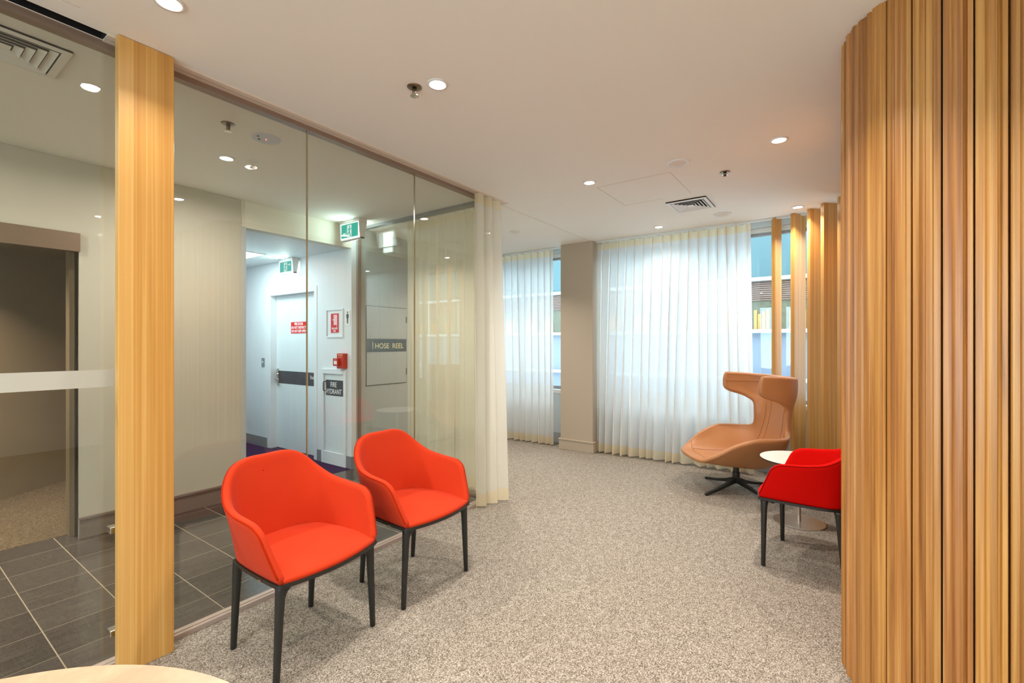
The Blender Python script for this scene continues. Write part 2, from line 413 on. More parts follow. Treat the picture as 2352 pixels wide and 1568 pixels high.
# ------------------------------------------------------------------ the shell of the place
bm = BM(); box(bm, -3.2, 5.9, -3.2, 2.56, -.1, 0); box(bm, 3.3, 5.9, 2.56, 4.45, -.1, 0)
struct('floor', bm, M['carpet'])
struct('floor_lobby', B(-3.2, 3.3, 2.561, 4.62, -.1, 0), M['tiles'])
struct('floor_corridor', B(2.05, 3.345, 4.45, 8.2, -.098, .003), M['navy'])
struct('floor_recess', B(-2.2, 1.7, 4.62, 6.9, -.098, .002), M['brown_carpet'])
bm = BM()
box(bm, -3.2, 5.47, -3.2, 2.52, CH, CH+.06); box(bm, -3.2, 5.47, 2.58, 4.5, CH, CH+.06); box(bm, .615, 5.47, 2.52, 2.58, CH, CH+.06)
box(bm, 5.45, 5.95, -3.2, 4.6, CH+.08, CH+.14); box(bm, 5.45, 5.47, -3.2, 4.6, CH+.06, CH+.08)
struct('ceiling', bm, M['ceiling'])
struct('ceiling_corridor', B(2.0, 3.4, 4.551, 8.2, 2.46, 2.52), M['corr_wall'])
struct('ceiling_recess', B(-2.2, 1.7, 4.551, 6.9, 2.25, 2.30), M['brown_dark'])
bm = BM(); box(bm, -3.2, .615, 2.50, 2.60, CH+.09, CH+.10); box(bm, -3.2, .615, 2.52, 2.5215, CH+.001, CH+.09); box(bm, -3.2, .615, 2.5785, 2.58, CH+.001, CH+.09); box(bm, .61, .615, 2.52, 2.58, CH+.001, CH+.09)
struct('trim_1', bm, M['void'])
# back and side walls behind the camera
struct('wall_back', merge([B(-3.3, -3.2, -3.3, -2.4, 0, CH), B(-3.3, -3.2, 2.2, 4.6, 0, CH), B(-3.3, -3.2, -2.4, 2.2, 0, .3), B(-3.3, -3.2, -2.4, 2.2, 2.45, CH)]), M['wall'])
w3 = struct_empty('window_3')  # added, unseen window: lets in sky light to lift the ceiling
struct('window_frame', merge([B(-3.28, -3.22, -2.4, 2.2, .3, .34), B(-3.28, -3.22, -2.4, 2.2, 2.41, 2.45)]+[B(-3.28, -3.22, v-.02, v+.02, .34, 2.41) for v in (-2.38, -.88, .65, 2.18)]), M['alu_grey'], w3)
struct('window_pane', B(-3.253, -3.247, -2.4, 2.2, .32, 2.43), M['glass_win'], w3)
struct('wall_side', B(-3.2, 2.5, -3.3, -3.2, 0, CH), M['wall'])
struct('wall_end', B(2.6, 5.95, -1.6, -1.5, 0, CH+.08), M['wall'])
# lobby wall (glossy panels), opening to corridor and brown recess
wl = struct_empty('wall_lobby')
bm = BM()
box(bm, .926, 2.067, 4.456, 4.55, 0, CH)
box(bm, 2.067, 3.2, 4.452, 4.55, 2.46, CH)
box(bm, -3.2, .926, 4.452, 4.55, 2.178, CH)
box(bm, -3.2, -1.6, 4.452, 4.62, 0, 2.178)
struct('wall_surface', bm, M['wall'], wl)
struct('wall_panel', B(.926, 2.028, 4.438, 4.456, .155, CH-.002), M['white_panel'], wl)
struct('wall_panel', B(-3.2, .926, 4.438, 4.452, 2.180, CH-.002), M['white_panel'], wl)
struct('trim', B(2.028, 2.067, 4.434, 4.56, 0, 2.462), M['grey_wall'], wl)
bm = BM(); box(bm, .928, 2.028, 4.430, 4.456, 0, .135); box(bm, .926, 2.028, 4.420, 4.456, .135, .155)
struct('baseboard_lobby', bm, M['skirt'], bevel=.003)
# recess: bronze lined opening
bm = BM(); box(bm, -1.6, .926, 4.40, 4.46, 2.048, 2.178)
struct('trim_2', bm, M['bronze'])
bm = BM(); box(bm, .926, .95, 4.4565, 4.56, 0, 2.178); box(bm, -1.6, .926, 4.4605, 4.63, 2.10, 2.12)
box(bm, .9, .98, 4.5605, 4.66, 0, 2.25)
struct('trim_3', bm, M['brown_dark'])
bm = BM()
prism(bm, [(-1.6, 4.56), (1.62, 6.69), (1.55, 6.78), (-1.68, 4.64)], 0, 2.25)
box(bm, 1.42, 1.50, 4.66, 6.56, 0, 2.25); box(bm, .98, 1.42, 4.64, 4.66, 0, 2.25)
struct('wall_recess', bm, M['brown_dark'])
# a door leaf on the slanting wall
dd = Vector((.8253, .5647, 0)); dn = Vector((.5647, -.8253, 0))
d0 = Vector((-1.6, 4.56, 0)) + dd*.1
def slant(a0, a1, z0, z1, n0, n1):
    p = Vector((-1.6, 4.56, 0)); q = [p+dd*a0+dn*n0, p+dd*a1+dn*n0, p+dd*a1+dn*n1, p+dd*a0+dn*n1]
    return prism(BM(), [(v.x, v.y) for v in q], z0, z1)
# camera ray hits: leaf right edge near a = 2.96
door2 = struct_empty('door_2')
struct('leaf', slant(2.05, 3.18, .01, 2.02, .002, .03), M['brown_door'], door2)
struct('frame', slant(3.39, 3.55, .01, 2.2, .002, .02), M['brown_door'], door2)
b = lathe(BM(), [(.0, 0), (.018, 0), (.02, .008), (.02, .03), (.014, .036), (0, .036)], n=20)
kn = struct('handle', b, M['chrome'], door2, smooth=True)
kp = Vector((-1.6, 4.56, 1.21))+dd*3.29+dn*.002
kn.matrix_local = Matrix.Translation(kp) @ dn.to_track_quat('Z', 'Y').to_matrix().to_4x4()

# corridor walls
wc = struct_empty('wall_corridor')
bm = BM()
box(bm, 3.2, 3.26, 4.45, 5.175, 0, 2.6); box(bm, 3.2, 3.34, 6.21, 8.2, 0, 2.46); box(bm, 3.2, 3.34, 5.175, 6.21, 2.03, 2.46)
box(bm, 3.26, 3.34, 4.56, 5.175, 0, 2.46)
struct('wall_surface', bm, M['corr_wall'], wc)
struct('wall_surface', B(1.95, 2.06, 4.56, 8.2, 0, 2.46), M['corr_wall'], wc)
struct('wall_surface', B(1.95, 3.34, 8.2, 8.3, 0, 2.46), M['corr_wall'], wc)
bm = BM(); box(bm, 3.185, 3.2, 6.27, 8.2, .003, .135); box(bm, 3.185, 3.2, 5.005, 5.10, .003, .135); box(bm, 3.185, 3.2, 4.435, 4.525, 0, .135); box(bm, 3.2, 3.28, 4.435, 4.45, 0, .135); box(bm, 2.06, 2.075, 4.57, 8.2, .003, .135)
struct('baseboard_corridor', bm, M['skirt_blue'])
struct('wall_hose_reel', B(3.26, 5.95, 4.45, 4.56, 0, CH+.1), M['grey_wall'])
# fire door
door = struct_empty('door_1')
struct('door_frame', merge([B(3.194, 3.2, 6.21, 6.27, 0, 2.09), B(3.194, 3.2, 5.115, 5.175, 0, 2.09), B(3.194, 3.2, 5.175, 6.21, 2.03, 2.09), B(3.2, 3.285, 6.195, 6.21, 0, 2.03)]), M['corr_wall'], door)
struct('door_leaf', B(3.28, 3.325, 5.178, 6.192, .012, 2.026), M['door_white'], door)
struct('kick_band', B(3.2785, 3.28, 5.18, 6.19, .868, 1.035), M['sign_grey'], door)
struct('lettering', merge([B(0, .0001, 0, .0001, 0, .0001)]), M['sign_white'], door).hide_render = False
bpy.data.objects.remove(bpy.data.objects['lettering'])
t = text('lettering', 'Stairs', M['sign_white'], door, .062, (3.2780, 5.395, .955), (0, -1, 0)); t['kind'] = 'structure'
bm = BM(); box(bm, 3.268, 3.279, 6.125, 6.165, .84, 1.06)
tube(bm, [(3.27, 6.145, .92), (3.235, 6.145, .92), (3.232, 6.10, .92), (3.232, 6.03, .918)], .009, 10)
tube(bm, [(3.272, 6.145, .985), (3.255, 6.145, .985)], .012, 12)
struct('handle', bm, M['chrome'], door, smooth=False)

# window wall: column, low walls, frames, glass
bm = BM()
box(bm, 5.74, 5.95, -1.5, 4.45, 0, .71); box(bm, 5.74, 5.95, -1.5, 4.45, 2.67, CH+.08)
struct('wall_window', bm, plain('light_grey_paint', rgb(208, 216, 220), .6))
bm = BM(); box(bm, 5.41, 5.95, 2.565, 3.03, 0, CH)
col_ = struct('column', bm, M['taupe'], bevel=.004)
bm = BM(); box(bm, 5.392, 5.75, 2.547, 3.048, 0, .125); box(bm, 5.385, 5.75, 2.54, 3.055, .125, .145)
struct('baseboard_column', bm, M['taupe'], bevel=.004)
bm = BM(); box(bm, 5.722, 5.74, -1.5, 2.54, 0, .14); box(bm, 5.722, 5.74, 3.06, 4.45, 0, .14)
struct('baseboard_window', bm, M['grey_wall'], bevel=.003)
for k, (v0, v1, muls) in enumerate(((-1.5, 2.56, (.5,)), (3.035, 4.45, (3.9,)))):
    w = struct_empty('window_%d' % (k+1))
    bm = BM(); box(bm, 5.70, 5.80, v0, v1, .7, .75)
    struct('window_sill', bm, M['white_metal'], w, bevel=.003)
    bm = BM(); box(bm, 5.80, 5.86, v0, v1, .75, .79); box(bm, 5.80, 5.86, v0, v1, 2.59, 2.67)
    box(bm, 5.80, 5.86, v0, v0+.04, .75, 2.67); box(bm, 5.80, 5.86, v1-.04, v1, .75, 2.67)
    for mv in muls:
        if k: box(bm, 5.80, 5.86, mv-.02, mv+.02, .75, 2.67)
    struct('window_frame', bm, M['alu_grey'], w)
    struct('window_pane', B(5.826, 5.832, v0, v1, .77, 2.62), M['glass_win'], w)
    struct('window_blind', B(5.77, 5.80, v0+.02, v1-.02, 2.62, 2.668), M['white_metal'], w)

# ------------------------------------------------------------------ glazed partition
gw = struct_empty('wall_glass')
gv = 2.60; joints = [-3.2, -1.02, -.16, .70, 1.56, 2.418, 3.296]
for a, b in zip(joints, joints[1:]):
    struct('glass_pane', B(a+.003, b-.003, gv-.005, gv+.005, .02, 2.672), M['glass'], gw)
for j in joints[1:-1]:
    struct('silicone_joint', B(j-.0028, j+.0028, gv-.005, gv+.005, .02, 2.672), M['joint'], gw)
struct('head_channel', B(-3.2, 3.32, 2.585, 2.635, 2.668, CH), M['alu'], gw)
bm = BM(); box(bm, -3.2, 3.30, 2.556, 2.612, -.02, .022); box(bm, -3.2, 3.30, 2.575, 2.594, .022, .026)
struct('floor_channel', bm, plain('pale_sill_channel', rgb(178, 160, 148), .4), gw)
struct('glass_pane', B(3.295, 3.305, 2.61, 4.448, .02, 2.672), M['glass'], gw)
struct('head_channel', B(3.275, 3.325, 2.636, 4.45, 2.672, CH), M['alu_grey'], gw)
struct('floor_channel', B(3.28, 3.32, 2.613, 4.435, -.02, .022), M['alu'], gw)
struct('jamb_channel', B(3.285, 3.315, 4.437, 4.449, .022, 2.672), M['alu'], gw)
struct('manifestation_band', B(-3.0, .655, 2.5925, 2.5945, 1.212, 1.286), M['band'], gw)
for z in (.155, .597):
    o = obj('metal_bracket', B(.630, .668, 2.545, 2.594, z-.013, z+.013), M['chrome'], bevel=.003)
    tag(o, 'small silver bracket on the glass by the wooden post, %s of the two' % ('lower' if z < .3 else 'upper'), 'bracket', 'brackets beside the post')

# ceiling joints, access panel outline
bm = BM(); box(bm, 3.50, 5.40, 2.598, 2.602, CH-.0015, CH+.001)
for x0, x1, y0, y1 in ((3.575, 3.579, 1.06, 1.66), (4.196, 4.199, 1.30, 1.66), (3.577, 4.198, 1.655, 1.658), (3.577, 4.18, 1.054, 1.057), (.30, .507, 2.403, 2.406)):
    box(bm, x0, x1, y0, y1, CH-.0012, CH+.001)
struct('trim_4', bm, plain('ceiling_joint', rgb(206, 190, 172), .8))

# ------------------------------------------------------------------ curved timber wall
def timber_wall():
    cx, cy, R = 2.53, -.355, .35
    pitch = R*math.radians(13.55)
    # path runs from the far end along v=0, round the corner, then back along u=2.18
    def path(s):     # s measured from the start of the arc (u=2.53, v=-.005); negative is the straight part beyond
        if s < 0: return Vector((cx-s, cy+R, 0)), Vector((0, 1, 0)), Vector((-1, 0, 0))
        L = R*PI/2
        if s <= L:
            a = PI/2+s/R; return Vector((cx+R*math.cos(a), cy+R*math.sin(a), 0)), Vector((math.cos(a), math.sin(a), 0)), Vector((-math.sin(a), math.cos(a), 0))
        return Vector((cx-R, cy-(s-L), 0)), Vector((-1, 0, 0)), Vector((0, -1, 0))
    s0 = R*math.radians(90-65.0)
    k0 = int(math.floor((-2.37-s0)/pitch)); k1 = int(math.ceil((3.3-s0)/pitch))
    bm = BM(); lay = bm.faces.layers.int.new('k')
    # profile across one board: (fraction, depth) - flat raised lip, hollow, raised body, step down
    profs = [[(.03, -.030), (.035, -.004), (.07, 0), (.27, 0), (.31, -.006), (.36, -.010), (.44, -.010), (.50, -.003), (.70, -.003), (.74, -.009), (.93, -.011), (.965, -.013), (.97, -.030)],
             [(.03, -.030), (.035, -.006), (.06, -.003), (.20, -.003), (.24, -.009), (.30, -.010), (.36, -.002), (.40, 0), (.78, 0), (.82, -.005), (.95, -.007), (.965, -.009), (.97, -.030)],
             [(.03, -.030), (.035, -.010), (.06, -.009), (.30, -.008), (.36, -.002), (.42, 0), (.64, 0), (.70, -.008), (.76, -.011), (.80, -.005), (.94, -.004), (.965, -.006), (.97, -.030)]]
    tones = {}
    for k in range(k0, k1):
        pr = profs[(k*7) % 3] if k % 2 else profs[(k*5) % 3]
        ring0, ring1 = [], []
        pts = []
        for fr, d in pr:
            p, n, t_ = path(s0+(k+fr)*pitch); q = p+n*d; pts.append((q.x, q.y))
        # close the back
        pa, na, _ = path(s0+(k+.97)*pitch); pb, nb, _ = path(s0+(k+.03)*pitch)
        v0 = [bm.verts.new((x, y, 0)) for x, y in pts]; v1 = [bm.verts.new((x, y, CH)) for x, y in pts]
        for i in range(len(pts)-1):
            f = bm.faces.new((v0[i], v0[i+1], v1[i+1], v1[i])); f[lay] = k-k0
        f = bm.faces.new(v0[::-1]); f[lay] = k-k0
        f = bm.faces.new(v1); f[lay] = k-k0
    me = bpy.data.meshes.new('slat_cladding')
    ks = None
    bmesh.ops.recalc_face_normals(bm, faces=bm.faces)
    bm.faces.ensure_lookup_table(); ks = [f[lay] for f in bm.faces]
    bm.to_mesh(me); bm.free()
    at = me.attributes.new('board', 'FLOAT_COLOR', 'CORNER')
    rnd = np.random.RandomState(11); tb = rnd.rand(k1-k0, 3)
    for p, kk in zip(me.polygons, ks):
        c = tb[kk]
        for li in p.loop_indices: at.data[li].color = (c[0], c[1], c[2], 1)
    me.materials.append(M['slat'])
    w = struct_empty('wall_right')
    o = bpy.data.objects.new('slat_cladding', me); link(o); o.parent = w; o['kind'] = 'structure'
    # solid core behind the boards
    pts = []
    for s in np.linspace(-2.36, 3.2, 90):
        p, n, _ = path(s); q = p-n*.024; pts.append((q.x, q.y))
    back = []
    for s in np.linspace(3.2, -2.36, 90):
        p, n, _ = path(s); q = p-n*.12; back.append((q.x, q.y))
    struct('wall_core', prism(BM(), pts+back, 0, CH), M['void'], w)
timber_wall()

# ------------------------------------------------------------------ timber post and fins
t = thing('timber_post', 'tall honey-coloured wooden post in front of the glass wall by the red chairs', 'post', (.64, 2.474, 0))
obj('post_board', B(0, .20, 0, .045, 0, CH-.002), M['post'], t, bevel=.002)
obj('post_bracket', B(.02, .18, .0455, .105, CH-.03, CH-.012), M['alu'], t)
def X2U(X, Y): return (.5766*X+.8170*Y, -.8170*X+.5768*Y)
fins = [((2.718, 4.798), (.91, .41), .10, 'slim wooden fin standing alone in front of the bare window'),
        ((2.822, 4.64), (.90, .43), .18, 'wooden fin with a pale broad face, second from the window'),
        ((2.877, 4.482), (.991, .13), .18, 'wooden fin with an orange broad face, middle of the five'),
        ((2.886, 4.297), (.994, .107), .18, 'darkest orange-brown wooden fin, second from the slatted wall'),
        ((2.905, 4.107), (1, 0), .18, 'wooden fin mostly hidden behind the curved slatted wall')]
for (A, d, L, lab) in fins:
    n = (-d[1], d[0]); th = .042
    P4 = [A, (A[0]+d[0]*L, A[1]+d[1]*L), (A[0]+d[0]*L+n[0]*th, A[1]+d[1]*L+n[1]*th), (A[0]+n[0]*th, A[1]+n[1]*th)]
    Q = [X2U(*p) for p in P4]; c = Q[0]
    o = obj('timber_fin', prism(BM(), [(q[0]-c[0], q[1]-c[1]) for q in Q], 0, CH), M['fin'], loc=(c[0], c[1], 0), bevel=.002)
    tag(o, lab, 'wooden fin', 'timber fins by the window')

# ------------------------------------------------------------------ curtains
def curtain(label, top, bot, folds, amp, z0=.02, z1=2.678, mat='sheer', hem='hem', hem_b=.105, hem_t=.085, seed=0, nrm=None, group='sheer curtains', jit=.35, sharp=0):
    rs = np.random.RandomState(seed)
    A, Bp = np.array(top[0]), np.array(top[1]); C, D = np.array(bot[0]), np.array(bot[1])
    nx = folds*14; ph = np.cumsum(1+jit*(rs.rand(folds+1)-.5)); ph = (ph-ph[0])/(ph[-1]-ph[0])
    phb = np.cumsum(1+1.6*jit*(rs.rand(folds+1)-.5)*2); phb = (phb-phb[0])/(phb[-1]-phb[0])
    ampk = .75+.5*rs.rand(folds+1); ampb = .6+.9*rs.rand(folds+1)
    dirv = (Bp-A); dirv = dirv/np.linalg.norm(dirv); nn = np.array([-dirv[1], dirv[0]]) if nrm is None else np.array(nrm)
    def pt(i, z):
        f = i/nx; h = (z-z0)/(z1-z0)          # h: 0 bottom, 1 top
        w = 1-h
        base = (A+(Bp-A)*f)*h+(C+(D-C)*f)*w
        k = f*folds; ki = int(min(k, folds-1e-6)); fr = k-ki
        phase = k*2*PI
        # fold positions wander towards the floor
        wob = np.interp(k, np.arange(folds+1), (ph*folds-np.arange(folds+1))*2*PI*.5)*(1-w)+np.interp(k, np.arange(folds+1), (phb*folds-np.arange(folds+1))*2*PI*.6)*w
        a = amp*(np.interp(k, np.arange(folds+1), ampk)*(1-w)+np.interp(k, np.arange(folds+1), ampb)*w*1.1)
        th = phase+wob
        s = math.sin(th)
        s = math.copysign(abs(s)**.75, s)
        along = .28*a*math.sin(2*th)
        p = base+nn*a*s+dirv*along
        return (p[0], p[1], z)
    T = thing('sheer_curtain', label, 'curtain', (0, 0, 0), 0, group)
    org = np.array([(A[0]+Bp[0])/2, (A[1]+Bp[1])/2, z0]); T.location = tuple(org)
    def piece(name, za, zb, nz, m):
        zs = np.linspace(za, zb, nz)
        V = [tuple(np.array(pt(i, z))-org) for z in zs for i in range(nx+1)]
        F = [(r*(nx+1)+i, r*(nx+1)+i+1, (r+1)*(nx+1)+i+1, (r+1)*(nx+1)+i) for r in range(nz-1) for i in range(nx)]
        return obj(name, (V, F, 1), M[m], T, smooth=True)
    piece('bottom_hem', z0, z0+hem_b, 3, hem)
    piece('voile', z0+hem_b, z1-hem_t, 26, mat)
    piece('top_hem', z1-hem_t, z1, 3, hem)
    for k in range(folds):
        p = pt(int((k+.5)*14), z1)
        obj('glider', B(p[0]-org[0]-.006, p[0]-org[0]+.006, p[1]-org[1]-.006, p[1]-org[1]+.006, z1-org[2]-.005, min(z1+.022, CH-.014)-org[2]), M['white_metal'], T)
    return T
curtain('cream sheer curtain bunched at the end of the glass wall beside the second red chair', ((3.035, 2.530), (3.40, 2.530)), ((3.03, 2.50), (3.37, 2.42)), 3, .028, z0=.015, z1=2.685, mat='sheer_near', hem='hem_near', seed=3, jit=.2)
curtain('pleated cream sheer curtain hanging behind the glass partition', ((3.40, 2.66), (3.40, 3.76)), ((3.40, 2.66), (3.40, 3.76)), 9, .030, z1=2.675, seed=5, jit=.25, mat='sheer_near')
curtain('white sheer curtain over the window left of the grey-brown column', ((5.52, 3.21), (5.52, 4.40)), ((5.50, 3.19), (5.50, 4.40)), 11, .046, seed=8, jit=.5)
curtain('wide white sheer curtain over the window between the column and the wooden fins', ((5.52, .78), (5.52, 2.54)), ((5.50, .74), (5.50, 2.55)), 17, .050, seed=13, jit=.55)
# tracks
t = thing('curtain_track', 'pale ceiling curtain track along the top of the glass wall', 'curtain track', (.615, 2.55, CH), 0, 'curtain tracks')
obj('rail', merge([B(0, 2.89, -.036, .000, -.006, 0), B(0, 2.89, .006, .034, -.006, 0)]), M['track'], t)
obj('groove', B(0, 2.89, .0005, .0055, -.004, 0), M['void'], t)
t = thing('curtain_track', 'slim ceiling curtain track in front of the windows', 'curtain track', (5.52, -1.4, CH), 0, 'curtain tracks')
obj('rail', merge([B(-.02, -.003, 0, 3.96, -.012, .002), B(.003, .02, 0, 3.96, -.012, .002), B(-.02, .02, 0, 3.96, .002, .012), B(-.02, -.003, 4.44, 5.84, -.012, .002), B(.003, .02, 4.44, 5.84, -.012, .002), B(-.02, .02, 4.44, 5.84, .002, .012)]), M['white_metal'], t)
t = thing('curtain_track', 'ceiling curtain track behind the glass partition', 'curtain track', (3.40, 2.64, CH), 0, 'curtain tracks')
obj('rail', B(-.012, .012, 0, 1.2, -.012, 0), M['white_metal'], t)

# ------------------------------------------------------------------ red armchairs
def armchair(label, loc, rot, mat, group='red armchairs', mark=False):
    T = thing('armchair', label, 'chair', loc, rot, group)
    bot = [(0, -.232), (.10, -.229), (.175, -.205), (.222, -.14), (.240, -.05), (.249, .05), (.254, .14), (.256, .222)]
    top = [(0, -.300, .826), (.10, -.296, .825), (.175, -.278, .800), (.235, -.228, .738), (.276, -.145, .683), (.297, -.045, .660), (.303, .06, .650), (.300, .135, .640)]
    nS, nH = 96, 20
    half_b = cr_list(bot, nS//2+1); half_t = cr_list(top, nS//2+1)
    def mirror(a, sgn=-1):
        l = a[::-1].copy(); l[:, 0] *= -1
        return np.vstack([l[:-1], a])
    pb = mirror(half_b); pt_ = mirror(half_t)
    n = len(pb); G = np.zeros((nH, n, 3))
    for i in range(n):
        for h in range(nH):
            f = h/(nH-1)
            # sides bow out slightly on the way up
            g = f**.85
            G[h, i, 0] = pb[i, 0]+(pt_[i, 0]-pb[i, 0])*g
            G[h, i, 1] = pb[i, 1]+(pt_[i, 1]-pb[i, 1])*f
            G[h, i, 2] = .436+(pt_[i, 2]-.436)*f
    # round off the front top corner of the arms
    G0 = G.copy(); rT = .045
    for side in (0, 1):
        idx = (lambda q: q) if side == 0 else (lambda q: n-1-q)
        e_dir = G0[-1, idx(0)]-G0[-1, idx(4)]; e_dir /= np.linalg.norm(e_dir)
        t_dir = G0[-1, idx(0)]-G0[-4, idx(0)]; t_dir /= np.linalg.norm(t_dir)
        for q in range(14):
            for h in range(nH):
                dE = np.linalg.norm(G0[h, idx(0)]-G0[h, idx(q)]); dT = np.linalg.norm(G0[-1, idx(q)]-G0[h, idx(q)])
                x = 1-dE/rT; y = 1-dT/rT
                if x > 0 and y > 0:
                    x2 = x*math.sqrt(1-y*y/2); y2 = y*math.sqrt(1-x*x/2)
                    G[h, idx(q)] = G0[h, idx(q)]+e_dir*(x2-x)*rT+t_dir*(y2-y)*rT
    th = .034
    V, F, Nn = shell_mesh(G, th, sign=-1)
    # decide which way is inwards (towards the seat)
    mid = G[nH//2, n//2]; inward = (np.array([0, 0, .6])-mid)
    if Nn[nH//2, n//2].dot(inward) < 0: V, F, Nn = shell_mesh(G, th, sign=1)
    obj('shell', (V, F), mat, T, smooth=True)
    # piping along the outer rim and down the arm fronts
    RM = shell_mesh.rim
    if mark:      # small dark dot on the inside of the backrest
        d = np.abs(G[:, :, 0]-.035)+np.abs(G[:, :, 2]-.765); h_, q_ = np.unravel_index(np.argmin(d), d.shape)
        c_ = Vector(G[h_, q_]+Nn[h_, q_]*(th+.0002)); nv = Vector(Nn[h_, q_])
        o = obj('dark_dot', lathe(BM(), [(0, -.001), (.0035, -.001), (.003, .0004), (0, .0006)], n=12), M['piping2'], T)
        o.matrix_local = Matrix.Translation(c_) @ nv.to_track_quat('Z', 'Y').to_matrix().to_4x4()
    rim = [tuple(RM[(k, 0)]) for k in range(1, nH)]+[tuple(RM[(nH-1, i)]) for i in range(1, n-1)]+[tuple(RM[(k, n-1)]) for k in range(nH-1, 0, -1)]
    obj('piping', tube(BM(), rim, .0032, 6), M['piping' if mat is M['red'] else 'piping2'], T, smooth=True)
    # seat cushion
    m_, k_ = 25, 22
    def inner_w(y):
        ys = half_b[:, 1]; xs = half_b[:, 0]
        return float(np.interp(y, ys, xs))
    Vs = []; Fs = []
    y_back = -.222
    for j in range(k_):
        for i in range(m_):
            a = -1+2*i/(m_-1)
            yf = .232+.046*(1-a*a)
            yb = y_back+.10*abs(a)**3.0
            fj = j/(k_-4)
            if j <= k_-4:
                y = yb+(yf-.012-yb)*fj
                z = .452+.022*(1-abs(a)**2.5)*math.sin(PI*min(1, fj*.86+.06))+.006+.004*(1-fj) - .012*fj**6
            else:
                q = j-(k_-4); y = yf-.012+(.007, .012, .010)[q-1]; z = (.447, .438, .428)[q-1]
            w = inner_w(min(y, .222))-.006
            Vs.append((a*w, y, z))
    for j in range(k_-1):
        for i in range(m_-1):
            p = j*m_+i; Fs.append((p, p+1, p+m_+1, p+m_))
    # underside
    off = len(Vs)
    for j in range(k_):
        for i in range(m_):
            x, y, z = Vs[j*m_+i]; Vs.append((x, y, .426))
    for j in range(k_-1):
        for i in range(m_-1):
            p = off+j*m_+i; Fs.append((p, p+m_, p+m_+1, p+1))
    loop = [i for i in range(m_)]+[j*m_+m_-1 for j in range(1, k_)]+[(k_-1)*m_+i for i in range(m_-2, -1, -1)]+[j*m_ for j in range(k_-2, 0, -1)]
    for q in range(len(loop)):
        a, b = loop[q], loop[(q+1) % len(loop)]; Fs.append((a, off+a, off+b, b))
    obj('seat', (Vs, Fs), mat, T, smooth=True)
    # black frame rim under the shell
    ring = [(p[0]*1.012, p[1]*1.01) for p in pb]
    front = [(x, .236+.046*(1-(x/.256)**2)) for x in np.linspace(.25, -.25, 21)]
    outl = ring+front
    def inset(P, d):
        out = []; m2 = len(P)
        for i in range(m2):
            a = Vector(P[i-1]); c = Vector(P[(i+1) % m2]); tt = (c-a).normalized(); nn = Vector((-tt.y, tt.x)); out.append((P[i][0]+nn.x*d, P[i][1]+nn.y*d))
        return out
    inn = inset(outl, .022)
    if sum(abs(x) for x, y in inn) > sum(abs(x) for x, y in outl): inn = inset(outl, -.022)
    bm = BM()
    lo0 = [bm.verts.new((x, y, .413)) for x, y in outl]; lo1 = [bm.verts.new((x, y, .428)) for x, y in outl]
    li0 = [bm.verts.new((x, y, .413)) for x, y in inn]; li1 = [bm.verts.new((x, y, .428)) for x, y in inn]
    m2 = len(outl)
    for i in range(m2):
        j = (i+1) % m2
        bm.faces.new((lo0[i], lo0[j], lo1[j], lo1[i])); bm.faces.new((li0[i], li1[i], li1[j], li0[j]))
        bm.faces.new((lo1[i], lo1[j], li1[j], li1[i])); bm.faces.new((lo0[i], li0[i], li0[j], lo0[j]))
    obj('frame', bm, M['chair_black'], T)
    obj('seat_pan', prism(BM(), inn, .419, .4255), M['chair_black'], T)
    for sx in (-1, 1):
        for fr in (1, -1):
            tx, ty = (.232, .208) if fr == 1 else (.196, -.176)
            bx, by = (.252, .208) if fr == 1 else (.200, -.206)
            rings = []
            for z, w, d in ((0, .022, .022), (.002, .025, .025), (.15, .029, .028), (.30, .034, .033), (.36, .037, .036), (.385, .046, .039), (.40, .064, .043), (.413, .096, .047)):
                f = z/.413; cx = bx+(tx-bx)*f; cy = by+(ty-by)*f
                cx -= (w-.037)*.5 if w > .037 else 0        # gusset spreads inwards under the rail
                rings.append(rrect(sx*cx, cy, w, d, z, .42))
            obj('leg', loft(BM(), rings), M['chair_black'], T, smooth=True)
    # small metal clip on the frame side
    obj('clip', B(.256, .262, .10, .118, .414, .424), M['chrome'], T)
    return T
c1 = armchair('orange-red armchair nearest the wooden post, its back to the glass wall', (1.218, 2.083, 0), math.radians(184.0), M['red'], mark=True)
c2 = armchair('orange-red armchair beside the bunched cream curtain, its back to the glass wall', (1.920, 2.088, 0), math.radians(180.3), M['red'])
c3 = armchair('deep red armchair half hidden by the curved slatted wall, beside the low white table', (3.530, .158, 0), math.radians(-7), M['red2'])

